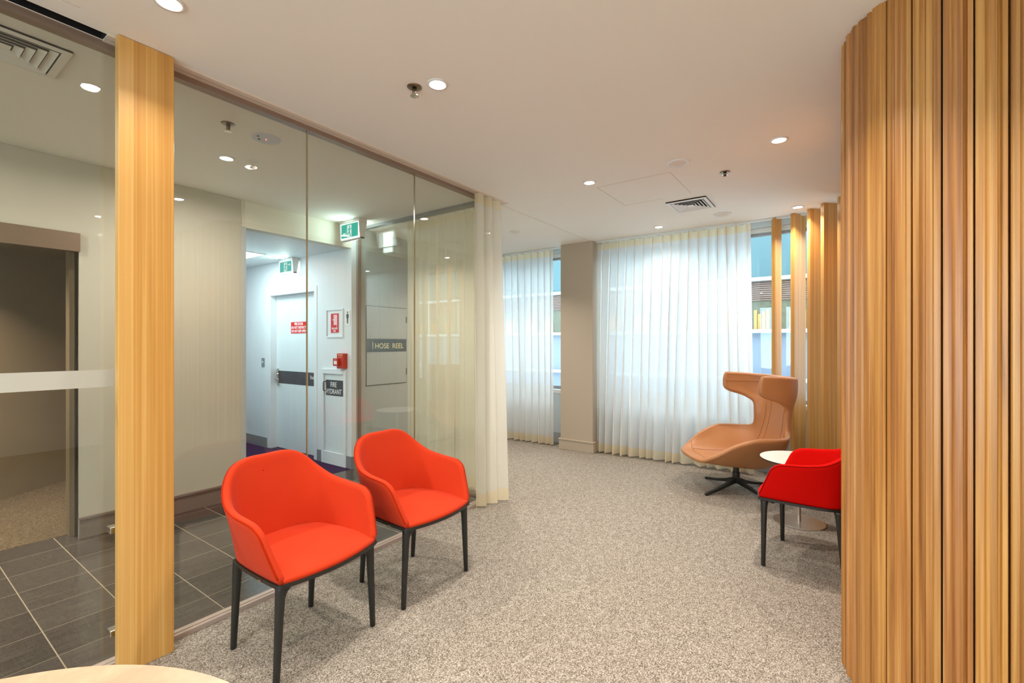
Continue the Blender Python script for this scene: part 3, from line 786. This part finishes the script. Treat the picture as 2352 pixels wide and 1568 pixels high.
# ------------------------------------------------------------------ tan leather lounge chair
def lounge():
    ang = math.atan2(.58, .81)        # facing (-.58, .81)
    T = thing('lounge_chair', 'tan leather high-backed lounge chair with wings on a black star base', 'chair', (4.855, .81, 0), ang)
    rows = [
     [(0, .440, .352), (.12, .438, .352), (.20, .430, .356), (.235, .415, .362), (.255, .395, .372)],
     [(0, .345, .335), (.12, .345, .335), (.21, .335, .350), (.262, .325, .392), (.292, .310, .418)],
     [(0, .20, .312), (.13, .20, .312), (.22, .19, .335), (.295, .180, .420), (.335, .170, .495)],
     [(0, .02, .292), (.14, .02, .292), (.23, .02, .325), (.318, .02, .450), (.375, .010, .552)],
     [(0, -.14, .275), (.14, -.14, .276), (.23, -.13, .322), (.312, -.14, .455), (.368, -.145, .556)],
     [(0, -.27, .318), (.14, -.27, .320), (.22, -.255, .362), (.292, -.24, .475), (.335, -.245, .556)],
     [(0, -.325, .430), (.13, -.32, .432), (.20, -.315, .450), (.262, -.300, .515), (.290, -.295, .566)],
     [(0, -.365, .560), (.12, -.36, .560), (.185, -.350, .565), (.230, -.330, .590), (.252, -.312, .612)],
     [(0, -.390, .700), (.11, -.386, .700), (.170, -.376, .700), (.215, -.350, .703), (.238, -.318, .706)],
     [(0, -.405, .810), (.11, -.401, .810), (.180, -.388, .810), (.230, -.355, .815), (.255, -.312, .822)],
     [(0, -.415, .885), (.12, -.410, .885), (.210, -.392, .885), (.272, -.330, .890), (.290, -.235, .888)],
     [(0, -.418, .945), (.13, -.412, .945), (.240, -.390, .946), (.298, -.270, .948), (.314, -.072, .946)],
     [(0, -.418, 1.01), (.13, -.412, 1.01), (.250, -.388, 1.012), (.305, -.250, 1.015), (.322, -.052, 1.015)],
     [(0, -.416, 1.068), (.13, -.410, 1.068), (.252, -.386, 1.070), (.308, -.250, 1.082), (.325, -.065, 1.090)]]
    R = np.array(rows, float)
    left = R[:, 1:, :][:, ::-1].copy(); left[:, :, 0] *= -1
    full = np.concatenate([left, R], axis=1)
    a, b = 5, 6
    nr, nc = (full.shape[0]-1)*a+1, (full.shape[1]-1)*b+1
    D1 = np.array([[cr(full[r], c/b) for c in range(nc)] for r in range(full.shape[0])])
    G = np.array([[cr(D1[:, c], r/a) for c in range(nc)] for r in range(nr)])
    th = .042
    V, F, Nn = shell_mesh(G, th, sign=1, edge=6)
    mid = Nn[3*a, nc//2]
    if mid[2] > 0: V, F, Nn = shell_mesh(G, th, sign=-1, edge=6)
    obj('shell', (V, F), M['leather'], T, smooth=True)
    bm = BM(); rs = .0022
    def up(r, c, e=.0004): return tuple(G[r, c]-Nn[r, c]*e)
    c0 = (nc-1)//2
    for sgn in (-1, 1):
        c = c0+sgn*b
        tube(bm, [up(r, c) for r in range(4*a, nr)], rs, 6)
        c = c0+sgn*int(2.0*b)
        tube(bm, [up(r, c) for r in range(1*a, 9*a)], rs, 6)
        tube(bm, [up(12*a, c_) for c_ in (range(c0+2*b, nc) if sgn > 0 else range(0, c0-2*b+1))], rs, 6)
    tube(bm, [up(int(1.1*a), c_) for c_ in range(0, nc)], rs, 6)
    obj('seam', bm, M['stitch'], T, smooth=True)
    # piping all round the inner rim
    edge = [(0, j) for j in range(nc)]+[(i, nc-1) for i in range(1, nr)]+[(nr-1, j) for j in range(nc-2, -1, -1)]+[(i, 0) for i in range(nr-2, 0, -1)]
    obj('piping', tube(BM(), [tuple(G[i, j]) for i, j in edge], .0022, 6, closed=True), M['leather'], T, smooth=True)
    obj('stem', lathe(BM(), [(0, .10), (.033, .10), (.033, .175), (.026, .176), (.026, .25), (.075, .252), (.08, .262), (0, .262)], n=28), M['chair_black'], T, smooth=False)
    # swivel star: four legs of their own
    for k, deg in enumerate((55, 150, 238, -29)):
        aa = math.radians(deg)-ang; c, s = math.cos(aa), math.sin(aa)
        rings = []
        for rr, w, zt, zb in ((0, .050, .128, .075), (.05, .046, .112, .066), (.12, .036, .084, .050), (.25, .032, .048, .022), (.385, .028, .024, .003), (.40, .024, .020, .003)):
            rings.append([(c*rr-s*w/2, s*rr+c*w/2, zt), (c*rr+s*w/2, s*rr-c*w/2, zt), (c*rr+s*w*.4, s*rr-c*w*.4, zb), (c*rr-s*w*.4, s*rr+c*w*.4, zb)])
        obj('base_leg', loft(BM(), rings), M['chair_black'], T, bevel=.003)
        obj('glide', lathe(BM(), [(0, 0), (.011, 0), (.011, .004), (0, .004)], c*.385, s*.385, n=14), M['black'], T)
    obj('hub', lathe(BM(), [(0, .07), (.03, .07), (.034, .10), (.034, .13), (0, .132)], n=24), M['chair_black'], T, smooth=True)
    return T
lounge()

# ------------------------------------------------------------------ tables
t = thing('side_table', 'low round white side table on a steel disc foot', 'table', (4.272, .262, 0))
obj('table_top', lathe(BM(), [(0, .492), (.268, .492), (.271, .4935), (.271, .496), (0, .497)], n=72), M['table_white'], t)
obj('table_edge', lathe(BM(), [(0, .482), (.262, .482), (.268, .486), (.268, .4915), (0, .4915)], n=72), M['black'], t)
obj('pole', lathe(BM(), [(0, .009), (.0125, .009), (.0125, .474), (.06, .476), (.06, .4815), (0, .4815)], n=28), M['steel'], t, smooth=False)
obj('base', lathe(BM(), [(0, 0), (.176, 0), (.178, .002), (.178, .006), (.17, .008), (0, .010)], n=64), M['steel'], t)
t = thing('round_table', 'pale round wooden table top in the near corner by the post', 'table', (-.157, .868, 0))
obj('table_top', lathe(BM(), [(0, .704), (.585, .704), (.597, .708), (.601, .716), (.600, .726), (.596, .7305), (0, .7315)], n=128), M['table_wood'], t)
obj('pole', lathe(BM(), [(0, .012), (.03, .012), (.03, .69), (.12, .695), (.12, .7035), (0, .7035)], n=28), M['steel'], t)
obj('base', lathe(BM(), [(0, 0), (.25, 0), (.25, .006), (.23, .012), (0, .012)], n=64), M['steel'], t)

# ------------------------------------------------------------------ ceiling fittings
ring_m = None; lens_m = None
def downlight(u, v, label, power=30, z=CH, cone=122, group='recessed downlights', col=(1, .93, .84)):
    T = thing('downlight', label, 'ceiling light', (u, v, z), 0, group)
    global ring_m, lens_m
    if ring_m is None:
        a = obj('trim_ring', lathe(BM(), [(.036, -.001), (.040, -.006), (.052, -.005), (.054, 0), (.036, 0)], n=36), M['white_metal'], T, smooth=True)
        b = obj('lens', lathe(BM(), [(0, -.0085), (.020, -.0078), (.031, -.0055), (.0358, -.001), (.0362, 0)], n=32), M['lamp'], T, smooth=True)
        ring_m, lens_m = a.data, b.data
    else:
        for nme, me in (('trim_ring', ring_m), ('lens', lens_m)):
            o = bpy.data.objects.new(nme, me); link(o); o.parent = T
    L = bpy.data.lights.new('downlight_lamp', 'AREA'); L.shape = 'DISK'; L.size = .062; L.energy = power; L.color = col; L.spread = math.radians(cone)
    o = bpy.data.objects.new('downlight_lamp', L); link(o); o.parent = T; o.location = (0, 0, -.0095)
    return T
PW = 13
dls = [(1.689, 1.65, 'downlight in the ceiling beside the sprinkler above the red chairs'),
 (.693, 2.09, 'downlight cut by the top edge of the photo next to the wooden post'),
 (3.412, .318, 'downlight in the ceiling near the top of the curved slatted wall'),
 (3.431, 1.655, 'downlight in the ceiling between the glass wall and the round speaker'),
 (5.188, 1.655, 'downlight close to the wide window curtain'),
 (5.192, .329, 'downlight right in front of the wooden fins'),
 (1.509, 3.521, 'bright downlight seen through the glass in the lobby ceiling')]
for u, v, lab in dls: downlight(u, v, lab, PW*(.32 if u > 5 and v > 1 else .9 if u > 5 else .38 if u < 1 else 1)*(1.0 if v < 3 else 2.25), col=(1, .93, .84) if v < 3 else (1, .965, .91), cone=122 if v < 3 else 172)
for u, v in ((1.69, .33), (-.06, 1.65), (-.06, .33), (-.06, -1.0), (1.45, -1.0), (-1.8, 1.65), (-1.8, .33), (-1.8, -1.0), (-.1, -2.3), (4.3, 3.4)):  # added, unseen, for fill: carries on the downlight grid
    downlight(u, v, 'added recessed downlight in an unseen part of the ceiling', PW*(2.0 if u == 4.3 else 1))  # the stronger one is added to brighten the curtain behind the glass
for u, v in ((-.25, 3.52), (-2.0, 3.52)):  # added, unseen, to wash the lobby with more light
    downlight(u, v, 'added lobby downlight in an unseen part of the ceiling', PW*2.1, col=(1, .965, .91), cone=172)
# added unseen lamp that brightens the brown recess
downlight(.55, 5.25, 'added downlight inside the brown recess, out of sight', 34, z=2.25)

def sprinkler(u, v, label, drop=.045):
    T = thing('sprinkler', label, 'sprinkler', (u, v, CH), 0, 'ceiling sprinklers')
    obj('cup', lathe(BM(), [(.012, -.004), (.03, -.006), (.038, -.001), (.038, 0), (.012, 0)], n=28), M['sprk'], T, smooth=True)
    bm = lathe(BM(), [(0, -drop), (.007, -drop), (.011, -.03), (.011, 0), (0, 0)], n=14)
    obj('stem', bm, M['sprk'], T, smooth=True)
    bm = lathe(BM(), [(0, -drop-.003), (.022, -drop-.002), (.022, -drop+.0005), (0, -drop+.001)], n=16)
    obj('deflector', bm, M['chrome'], T)
sprinkler(1.642, 1.765, 'brass-coloured ceiling sprinkler beside the downlight above the red chairs')
sprinkler(1.279, 2.961, 'sprinkler in the lobby ceiling behind the glass')
sprinkler(3.816, .714, 'small dark sprinkler in the ceiling beyond the round speaker', .02)
def speaker(u, v, r, label):
    T = thing('ceiling_speaker', label, 'ceiling speaker', (u, v, CH), 0, 'round ceiling speakers')
    obj('rim', lathe(BM(), [(r*.70, -.004), (r*.78, -.008), (r*.96, -.007), (r, 0), (r*.7, 0)], n=44), M['white_metal'], T, smooth=True)
    obj('grille', lathe(BM(), [(0, -.005), (r*.69, -.005), (r*.70, 0)], n=44), M['track'], T)
speaker(3.427, .954, .082, 'white-rimmed round ceiling speaker before the access panel')
speaker(5.048, .969, .085, 'round ceiling speaker beyond the square air vent')
speaker(4.450, 3.10, .062, 'small round ceiling disc beside the bunched cream curtain')
T = thing('emergency_light', 'round pale emergency light with a red indicator in the lobby ceiling', 'emergency light', (1.510, 2.978, CH))
obj('plate', lathe(BM(), [(0, -.006), (.078, -.006), (.084, -.003), (.084, 0), (0, 0)], n=44), plain('pale_grey_plastic', rgb(205, 205, 214), .5), T, smooth=False)
obj('indicator', lathe(BM(), [(0, -.009), (.003, -.009), (.004, -.006), (0, -.006)], n=12), M['led'], T)
for cx, cy in ((-.03, .03), (-.055, -.01)): obj('lens', lathe(BM(), [(0, -.010), (.007, -.009), (.008, -.006), (0, -.006)], cx, cy, 14), M['black'], T)
def vent(u0, u1, v0, v1, label, depth=.02):
    cu, cv = (u0+u1)/2, (v0+v1)/2; hu, hv = (u1-u0)/2, (v1-v0)/2
    T = thing('air_vent', label, 'air vent', (cu, cv, CH), 0, 'square ceiling air vents')
    def ring(bm, s0, s1, za, zb, t=.0012):
        a = [(-hu*s0, -hv*s0, za), (hu*s0, -hv*s0, za), (hu*s0, hv*s0, za), (-hu*s0, hv*s0, za)]
        c = [(-hu*s1, -hv*s1, zb), (hu*s1, -hv*s1, zb), (hu*s1, hv*s1, zb), (-hu*s1, hv*s1, zb)]
        A = [bm.verts.new(p) for p in a]; C = [bm.verts.new(p) for p in c]
        A2 = [bm.verts.new((p[0], p[1], p[2]+t)) for p in a]; C2 = [bm.verts.new((p[0], p[1], p[2]+t)) for p in c]
        for i in range(4):
            j = (i+1) % 4
            bm.faces.new((A[i], A[j], C[j], C[i])); bm.faces.new((A2[i], C2[i], C2[j], A2[j])); bm.faces.new((A[i], A2[i], A2[j], A[j])); bm.faces.new((C[i], C[j], C2[j], C2[i]))
    bm = BM(); ring(bm, 1.0, .84, -.010, -.014, .003); ring(bm, 1.0, 1.0, -.010, -.001, .0001)
    obj('vent_frame', bm, M['white_metal'], T)
    bm = BM()
    for s in (.82, .66, .50, .34): ring(bm, s-.14, s-.015, -.004, -.016)
    box(bm, -hu*.16, hu*.16, -hv*.16, hv*.16, -.014, -.012)
    obj('louvre', bm, M['white_metal'], T)
    obj('duct_backing', B(-hu*.9, hu*.9, -hv*.9, hv*.9, -.0015, -.0005), M['void'], T)
vent(4.33, 4.725, .968, 1.318, 'square white air vent in the ceiling between the access panel and the windows')
vent(.16, .565, 2.795, 3.14, 'square air vent in the lobby ceiling left of the wooden post')

# ------------------------------------------------------------------ exit signs
def exit_sign(label, u, v0, v1, z1, h, depth, flip, mats):
    """box lying along v, face looks towards -u"""
    T = thing('exit_sign', label, 'exit sign', (u, (v0+v1)/2, z1), 0, 'green exit signs')
    w = (v1-v0)/2
    obj('housing', B(-.012, depth, -w, w, -.030, 0), M['white_metal'], T, bevel=.004)
    bm = BM()
    for y0, y1 in ((-w, -w+.012), (w-.012, w)):
        a = [(-.010, -.030), (depth, -.030), (depth*.62, -h), (.004, -h)]
        A = [bm.verts.new((x, y0, z)) for x, z in a]; C = [bm.verts.new((x, y1, z)) for x, z in a]
        bm.faces.new(A); bm.faces.new(C[::-1])
        for i in range(4): bm.faces.new((A[i], C[i], C[(i+1) % 4], A[(i+1) % 4]))
    box(bm, .004, depth*.62, -w, w, -h, -h+.010)
    obj('side_frame', bm, M['white_metal'], T)
    obj('light_panel', B(-.006, .004, -w+.013, w-.013, -h+.0105, -.031), M['exit_white'], T)
    obj('rear_panel', B(depth*.45, depth*.5, -w+.013, w-.013, -h+.0105, -.031), M['exit_rear'], T)
    L = bpy.data.lights.new('exit_lamp', 'AREA'); L.shape = 'RECTANGLE'; L.size = 2*w-.04; L.size_y = h-.05; L.energy = 1.6; L.color = (.75, 1, 1)
    o = bpy.data.objects.new('exit_lamp', L); link(o); o.parent = T; o.location = (depth*.5+.004, 0, -h/2-.01); o.rotation_euler = (0, math.radians(-90), 0)
    X = (0, -1, 0); xf = -.0065
    W = 2*w-.05; H = h-.062; O = (xf, W/2, -h+.022)
    obj('legend', poly([(0, 0), (W, 0), (W, H), (0, H)], O, X), mats, T)
    O2 = (xf-.0008, W/2, -h+.022)
    m = W/2
    obj('door_symbol', poly([(m-.04, .004), (m+.035, .004), (m+.035, H-.012), (m-.04, H-.012)], O2, X), M['exit_pic'], T)
    O3 = (xf-.0016, W/2, -h+.022); s = H/.15
    parts = [circ(m+.006, H*.80, H*.062),
             [(m-.008, H*.70), (m+.010, H*.72), (m+.006, H*.40), (m-.012, H*.42)],
             [(m+.002, H*.70), (m+.032, H*.62), (m+.034, H*.55), (m+.004, H*.62)],
             [(m-.006, H*.70), (m-.026, H*.58), (m-.020, H*.52), (m-.002, H*.62)],
             [(m-.012, H*.44), (m+.006, H*.42), (m+.026, H*.08), (m+.014, H*.06)],
             [(m-.012, H*.44), (m-.002, H*.38), (m-.018, H*.24), (m-.045, H*.24), (m-.045, H*.31), (m-.024, H*.31)]]
    obj('running_figure', merge([poly(p, O3, X) for p in parts]), mats, T)
    a0 = -.085 if not flip else .085
    sg = -1 if not flip else 1
    ar = [(m+a0-sg*.035, H*.34), (m+a0, H*.34), (m+a0, H*.42), (m+a0+sg*.035, H*.30), (m+a0, H*.18), (m+a0, H*.27), (m+a0-sg*.035, H*.27)]
    if not flip or True: obj('arrow', poly(ar if not flip else [(x, y+H*.35) for x, y in ar], O2, X), M['exit_pic'], T)
    L = bpy.data.lights.new('exit_lamp', 'AREA'); L.shape = 'RECTANGLE'; L.size = 2*w-.04; L.size_y = h-.05; L.energy = 2.2; L.color = (.70, 1, .98)
    o = bpy.data.objects.new('exit_lamp', L); link(o); o.parent = T; o.location = (-.02, 0, -h/2-.01); o.rotation_euler = (0, math.radians(90), 0)
    return T
exit_sign('green exit sign hanging from the lobby ceiling seen through the glass', 3.022, 4.06, 4.395, CH, .205, .088, False, M['exit_green'])
exit_sign('green exit sign deeper inside the white corridor above the fire door', 3.118, 5.50, 5.82, 2.46, .19, .078, True, M['exit_green_pale'])
T = thing('ceiling_light_panel', 'square white light panel in the corridor ceiling', 'ceiling light', (2.53, 5.88, 2.46))
obj('panel_frame', merge([B(-.3, .3, -.3, -.285, -.008, 0), B(-.3, .3, .285, .3, -.008, 0), B(-.3, -.285, -.285, .285, -.008, 0), B(.285, .3, -.285, .285, -.008, 0)]), M['white_metal'], T)
obj('diffuser', B(-.284, .284, -.284, .284, -.005, -.001), M['lamp_cool'], T)
L = bpy.data.lights.new('panel_lamp', 'AREA'); L.shape = 'SQUARE'; L.size = .55; L.energy = 22; L.color = (.66, .87, 1)
o = bpy.data.objects.new('panel_lamp', L); link(o); o.parent = T; o.location = (0, 0, -.012)

# ------------------------------------------------------------------ fire equipment on the corridor wall (face u = 3.2)
XW = (0, -1, 0)
o = thing('fire_door_sign', 'red sign on the white fire door telling people not to obstruct it', 'sign', (3.28, 5.650, 1.60))
obj('sign_plate', B(-.003, -.0005, -.182, .182, -.073, .073), M['red_sign'], o)
for i, (s, sz) in enumerate((('FIRE DOOR', .046), ('DO NOT OBSTRUCT', .046), ('DO NOT KEEP OPEN', .046))):
    text('lettering', s, M['sign_white'], o, sz, (-.0036, 0, .032-.046*i), XW, 'CENTER', bold=.0009, sx=(.84, .78, .76)[i])
o = thing('hose_reel_sign', 'framed red fire hose reel sign on the corridor wall above the alarm box', 'sign', (3.2, 4.76, 1.63))
obj('sign_frame', merge([B(-.012, -.0005, -.165, .165, .150, .165), B(-.012, -.0005, -.165, .165, -.165, -.150), B(-.012, -.0005, -.165, -.150, -.15, .15), B(-.012, -.0005, .150, .165, -.15, .15)]), M['corr_wall'], o)
obj('sign_plate', B(-.003, -.0005, -.075, .075, -.108, .112), M['red_sign'], o)
obj('hose_symbol', merge([poly([(-.018, -.02), (.048, -.02), (.048, .098), (-.018, .098)], (-.0035, 0, 0), XW), poly([(-.045, .04), (-.018, .028), (-.018, .052)], (-.0035, 0, 0), XW), poly([(.038, -.02), (.046, -.02), (.046, -.045), (.038, -.045)], (-.0035, 0, 0), XW)]), plain('pink_white_symbol', rgb(244, 200, 204), .5), o)
text('lettering', 'FIRE HOSE', M['sign_white'], o, .030, (-.0036, 0, -.070), XW, 'CENTER', bold=.0006, sx=.8)
text('lettering', 'REEL', M['sign_white'], o, .030, (-.0036, 0, -.098), XW, 'CENTER', bold=.0006, sx=.8)
o = thing('toilet_sign', 'small white plaque with a black male figure on the corridor wall edge', 'sign', (3.2, 4.515, 1.685))
obj('sign_plate', B(-.005, -.0005, -.042, .042, -.085, .085), M['sign_white'], o, bevel=.001)
fg = [circ(0, .062, .0105), [(-.020, .045), (.020, .045), (.022, .0), (.014, -.002), (.013, .02), (.011, -.065), (.002, -.065), (0, -.01), (-.002, -.065), (-.011, -.065), (-.013, .02), (-.014, -.002), (-.022, .0)]]
obj('figure', merge([poly(p, (-.0056, 0, 0), XW) for p in fg]), plain('dark_figure', rgb(40, 52, 62), .5), o)
o = thing('fire_alarm', 'red fire alarm call point box above the hydrant cupboard', 'fire alarm', (3.2, 4.60, 1.20))
obj('housing', B(-.055, 0, -.078, .045, -.085, .085), M['red_box'], o, bevel=.004)
obj('call_point', B(-.085, -.056, -.02, .075, -.055, .030), M['red_box'], o, bevel=.004)
obj('call_glass', B(-.0865, -.085, -.002, .052, -.036, .002), M['sign_white'], o)
text('lettering', 'FIRE ALARM', M['sign_cream'], o, .017, (-.0556, -.018, .062), XW, 'CENTER', bold=.0003, sx=.95)
text('lettering', 'CALL POINT', M['sign_cream'], o, .012, (-.0556, -.018, .040), XW, 'CENTER', sx=.95)
text('lettering', 'FIRE', M['sign_cream'], o, .012, (-.0856, .028, .012), XW, 'CENTER')
o = thing('hydrant_cupboard', 'white fire hydrant cupboard low on the corridor wall', 'cupboard', (3.2, 4.765, 0))
bm = BM(); w = .236
box(bm, -.022, 0, -w, -w+.045, 0, 1.10); box(bm, -.022, 0, w-.045, w, 0, 1.10); box(bm, -.022, 0, -w+.045, w-.045, 1.045, 1.10); box(bm, -.022, 0, -w+.045, w-.045, 0, .145)
obj('cupboard_frame', bm, M['corr_wall'], o, bevel=.003)
d = obj('door', B(-.004, 0, -w+.05, w-.05, .15, 1.04), M['door_white'], o)
obj('sign_plate', B(-.0065, -.0045, -w+.052, w-.075, .795, .975), M['sign_grey'], d)
text('lettering', 'FIRE', M['sign_white'], d, .082, (-.0068, .012, .895), XW, 'CENTER', bold=.0006, sx=.80)
text('lettering', 'HYDRANT', M['sign_white'], d, .082, (-.0068, .012, .815), XW, 'CENTER', bold=.0006, sx=.80)
obj('handle', tube(BM(), [(-.004, w-.072, .955), (-.034, w-.072, .953), (-.040, w-.072, .945), (-.040, w-.072, .855), (-.034, w-.072, .847), (-.004, w-.072, .845)], .005, 8), M['black'], d, smooth=True)
o = thing('light_switch', 'grey switch plate on the corridor wall left of the fire door', 'switch', (3.2, 6.385, 1.14))
obj('switch_plate', B(-.008, -.0002, -.036, .036, -.06, .06), M['skirt_blue'], o, bevel=.003)
obj('rocker', B(-.011, -.0082, -.010, .010, -.006, .020), M['sign_white'], o)
# hose reel cupboard on the wall beyond the partition (face v = 4.45)
XV = (1, 0, 0)
o = thing('hose_reel_cupboard', 'grey hose reel cupboard door seen through the glass partition', 'cupboard', (3.695, 4.45, 1.37))
obj('door', B(-.298, .298, -.010, -.0005, -.455, .46), M['grey_wall'], o)
obj('door_gap', merge([B(-.305, -.2985, -.004, -.0002, -.462, .467), B(.2985, .305, -.004, -.0002, -.462, .467), B(-.2985, .2985, -.004, -.0002, .4605, .467), B(-.2985, .2985, -.004, -.0002, -.462, -.4555)]), plain('dark_gap', rgb(60, 60, 62), .8), o)
obj('sign_plate', B(-.297, .297, -.012, -.0102, -.072, .082), M['sign_grey'], o)
text('lettering', 'HOSE  REEL', M['sign_cream'], o, .086, (.030, -.0128, -.030), XV, 'CENTER', bold=.0006, sx=.98)
obj('handle', tube(BM(), [(-.245, -.010, .048), (-.245, -.042, .046), (-.245, -.048, .036), (-.245, -.048, -.036), (-.245, -.042, -.046), (-.245, -.010, -.048)], .006, 8), M['chrome'], o, smooth=True)
for z in (-.36, .28): obj('hinge', B(.290, .303, -.014, -.0102, z, z+.08), M['sign_grey'], o)

# ------------------------------------------------------------------ building across the light well
fac = thing('neighbouring_building', 'pale blue office building outside the windows', 'building', (9.0, 2, -3))
def fb(*a):   # world z given, shift to local
    u0, u1, v0, v1, z0, z1 = a; return (u0-9, u1-9, v0-2, v1-2, z0+3, z1+3)
M['teal'] = plain('teal_spandrel_panel', rgb(62, 94, 100), .5, var=.06, vscale=.7)
M['pale_blue'] = plain('pale_blue_panel', rgb(112, 122, 138), .4, var=.08, vscale=.8)
M['louvre'] = plain('brown_louvre', rgb(112, 86, 74), .5, var=.2, vscale=6)
M['ledge'] = plain('pale_ledge', rgb(176, 190, 196), .4)
M['amber'] = plain('amber_blind', rgb(190, 128, 56), .6, var=.25, vscale=9)
M['leafy'] = plain('mottled_leaf_reflection', rgb(84, 84, 66), .5, var=.6, vscale=22)  # foliage reflection in the glazing, put into the colour
obj('wall', B(*fb(9.0, 9.3, -6, 12, -3, 3.5)), M['pale_blue'], fac)
for v in np.arange(-6, 12, 1.5): obj('spandrel', B(*fb(8.96, 9.0, v+.01, v+1.49, 2.52, 3.48)), M['teal'], fac)
for z in (2.494, 1.607, .79): obj('ledge', B(*fb(8.88, 9.0, -6, 12, z-.03, z+.03)), M['ledge'], fac)
bm = BM()
for z in np.arange(2.13, 2.45, .035): box(bm, *fb(8.955, 8.975, -6, 12, z, z+.024))
obj('louvre', bm, M['louvre'], fac)
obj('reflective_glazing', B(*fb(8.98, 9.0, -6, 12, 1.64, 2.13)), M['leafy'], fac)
for v in np.arange(-5.95, 11.5, .53):
    bm = BM()
    for q in range(4): box(bm, *fb(8.965, 8.98, v+.04+.062*q, v+.04+.062*q+.05, 1.64, 1.94+.04*math.sin(q*2.1+v)))
    obj('blind', bm, M['amber'], fac)
for v in np.arange(-5.99, 12, 1.06): obj('mullion', B(*fb(8.93, 9.0, v, v+.04, 1.64, 2.46)), M['grey_wall'], fac)
struct('ground_outside', merge([B(5.96, 12, -7, 13, -.4, -.3), B(-12, -3.32, -9, 9, -.4, -.3)]), plain('pale_bounce_ground', rgb(226, 228, 226), .8))  # unseen ground, made pale to bounce sky light up onto the ceilings

# ------------------------------------------------------------------ sky, camera, render settings
w = bpy.data.worlds.new('sky'); SC.world = w; w.use_nodes = True; nt = w.node_tree; nt.nodes.clear()
out = nt.nodes.new('ShaderNodeOutputWorld'); bg = nt.nodes.new('ShaderNodeBackground')
bg.inputs['Color'].default_value = (.88, .95, 1, 1); bg.inputs["Strength"].default_value = 7.5
nt.links.new(bg.outputs[0], out.inputs[0])

cam = bpy.data.cameras.new('camera'); co = bpy.data.objects.new('camera', cam); link(co)
co.location = (0, 0, 1.40)
co.rotation_euler = (PI/2, 0, -math.atan2(.8170, .5768))
cam.sensor_width = 36; cam.lens = 36*1067/2352; cam.shift_y = 4/2352; cam.clip_start = .02
SC.camera = co
SC.view_settings.view_transform = 'Standard'; SC.view_settings.look = 'None'
SC.view_settings.exposure = 0.0; SC.view_settings.gamma = 1; SC.view_settings.use_curve_mapping = False
cy = SC.cycles
cy.max_bounces = 10; cy.diffuse_bounces = 5; cy.glossy_bounces = 6; cy.transparent_max_bounces = 24; cy.transmission_bounces = 8
cy.caustics_reflective = False; cy.caustics_refractive = False; cy.sample_clamp_indirect = 4
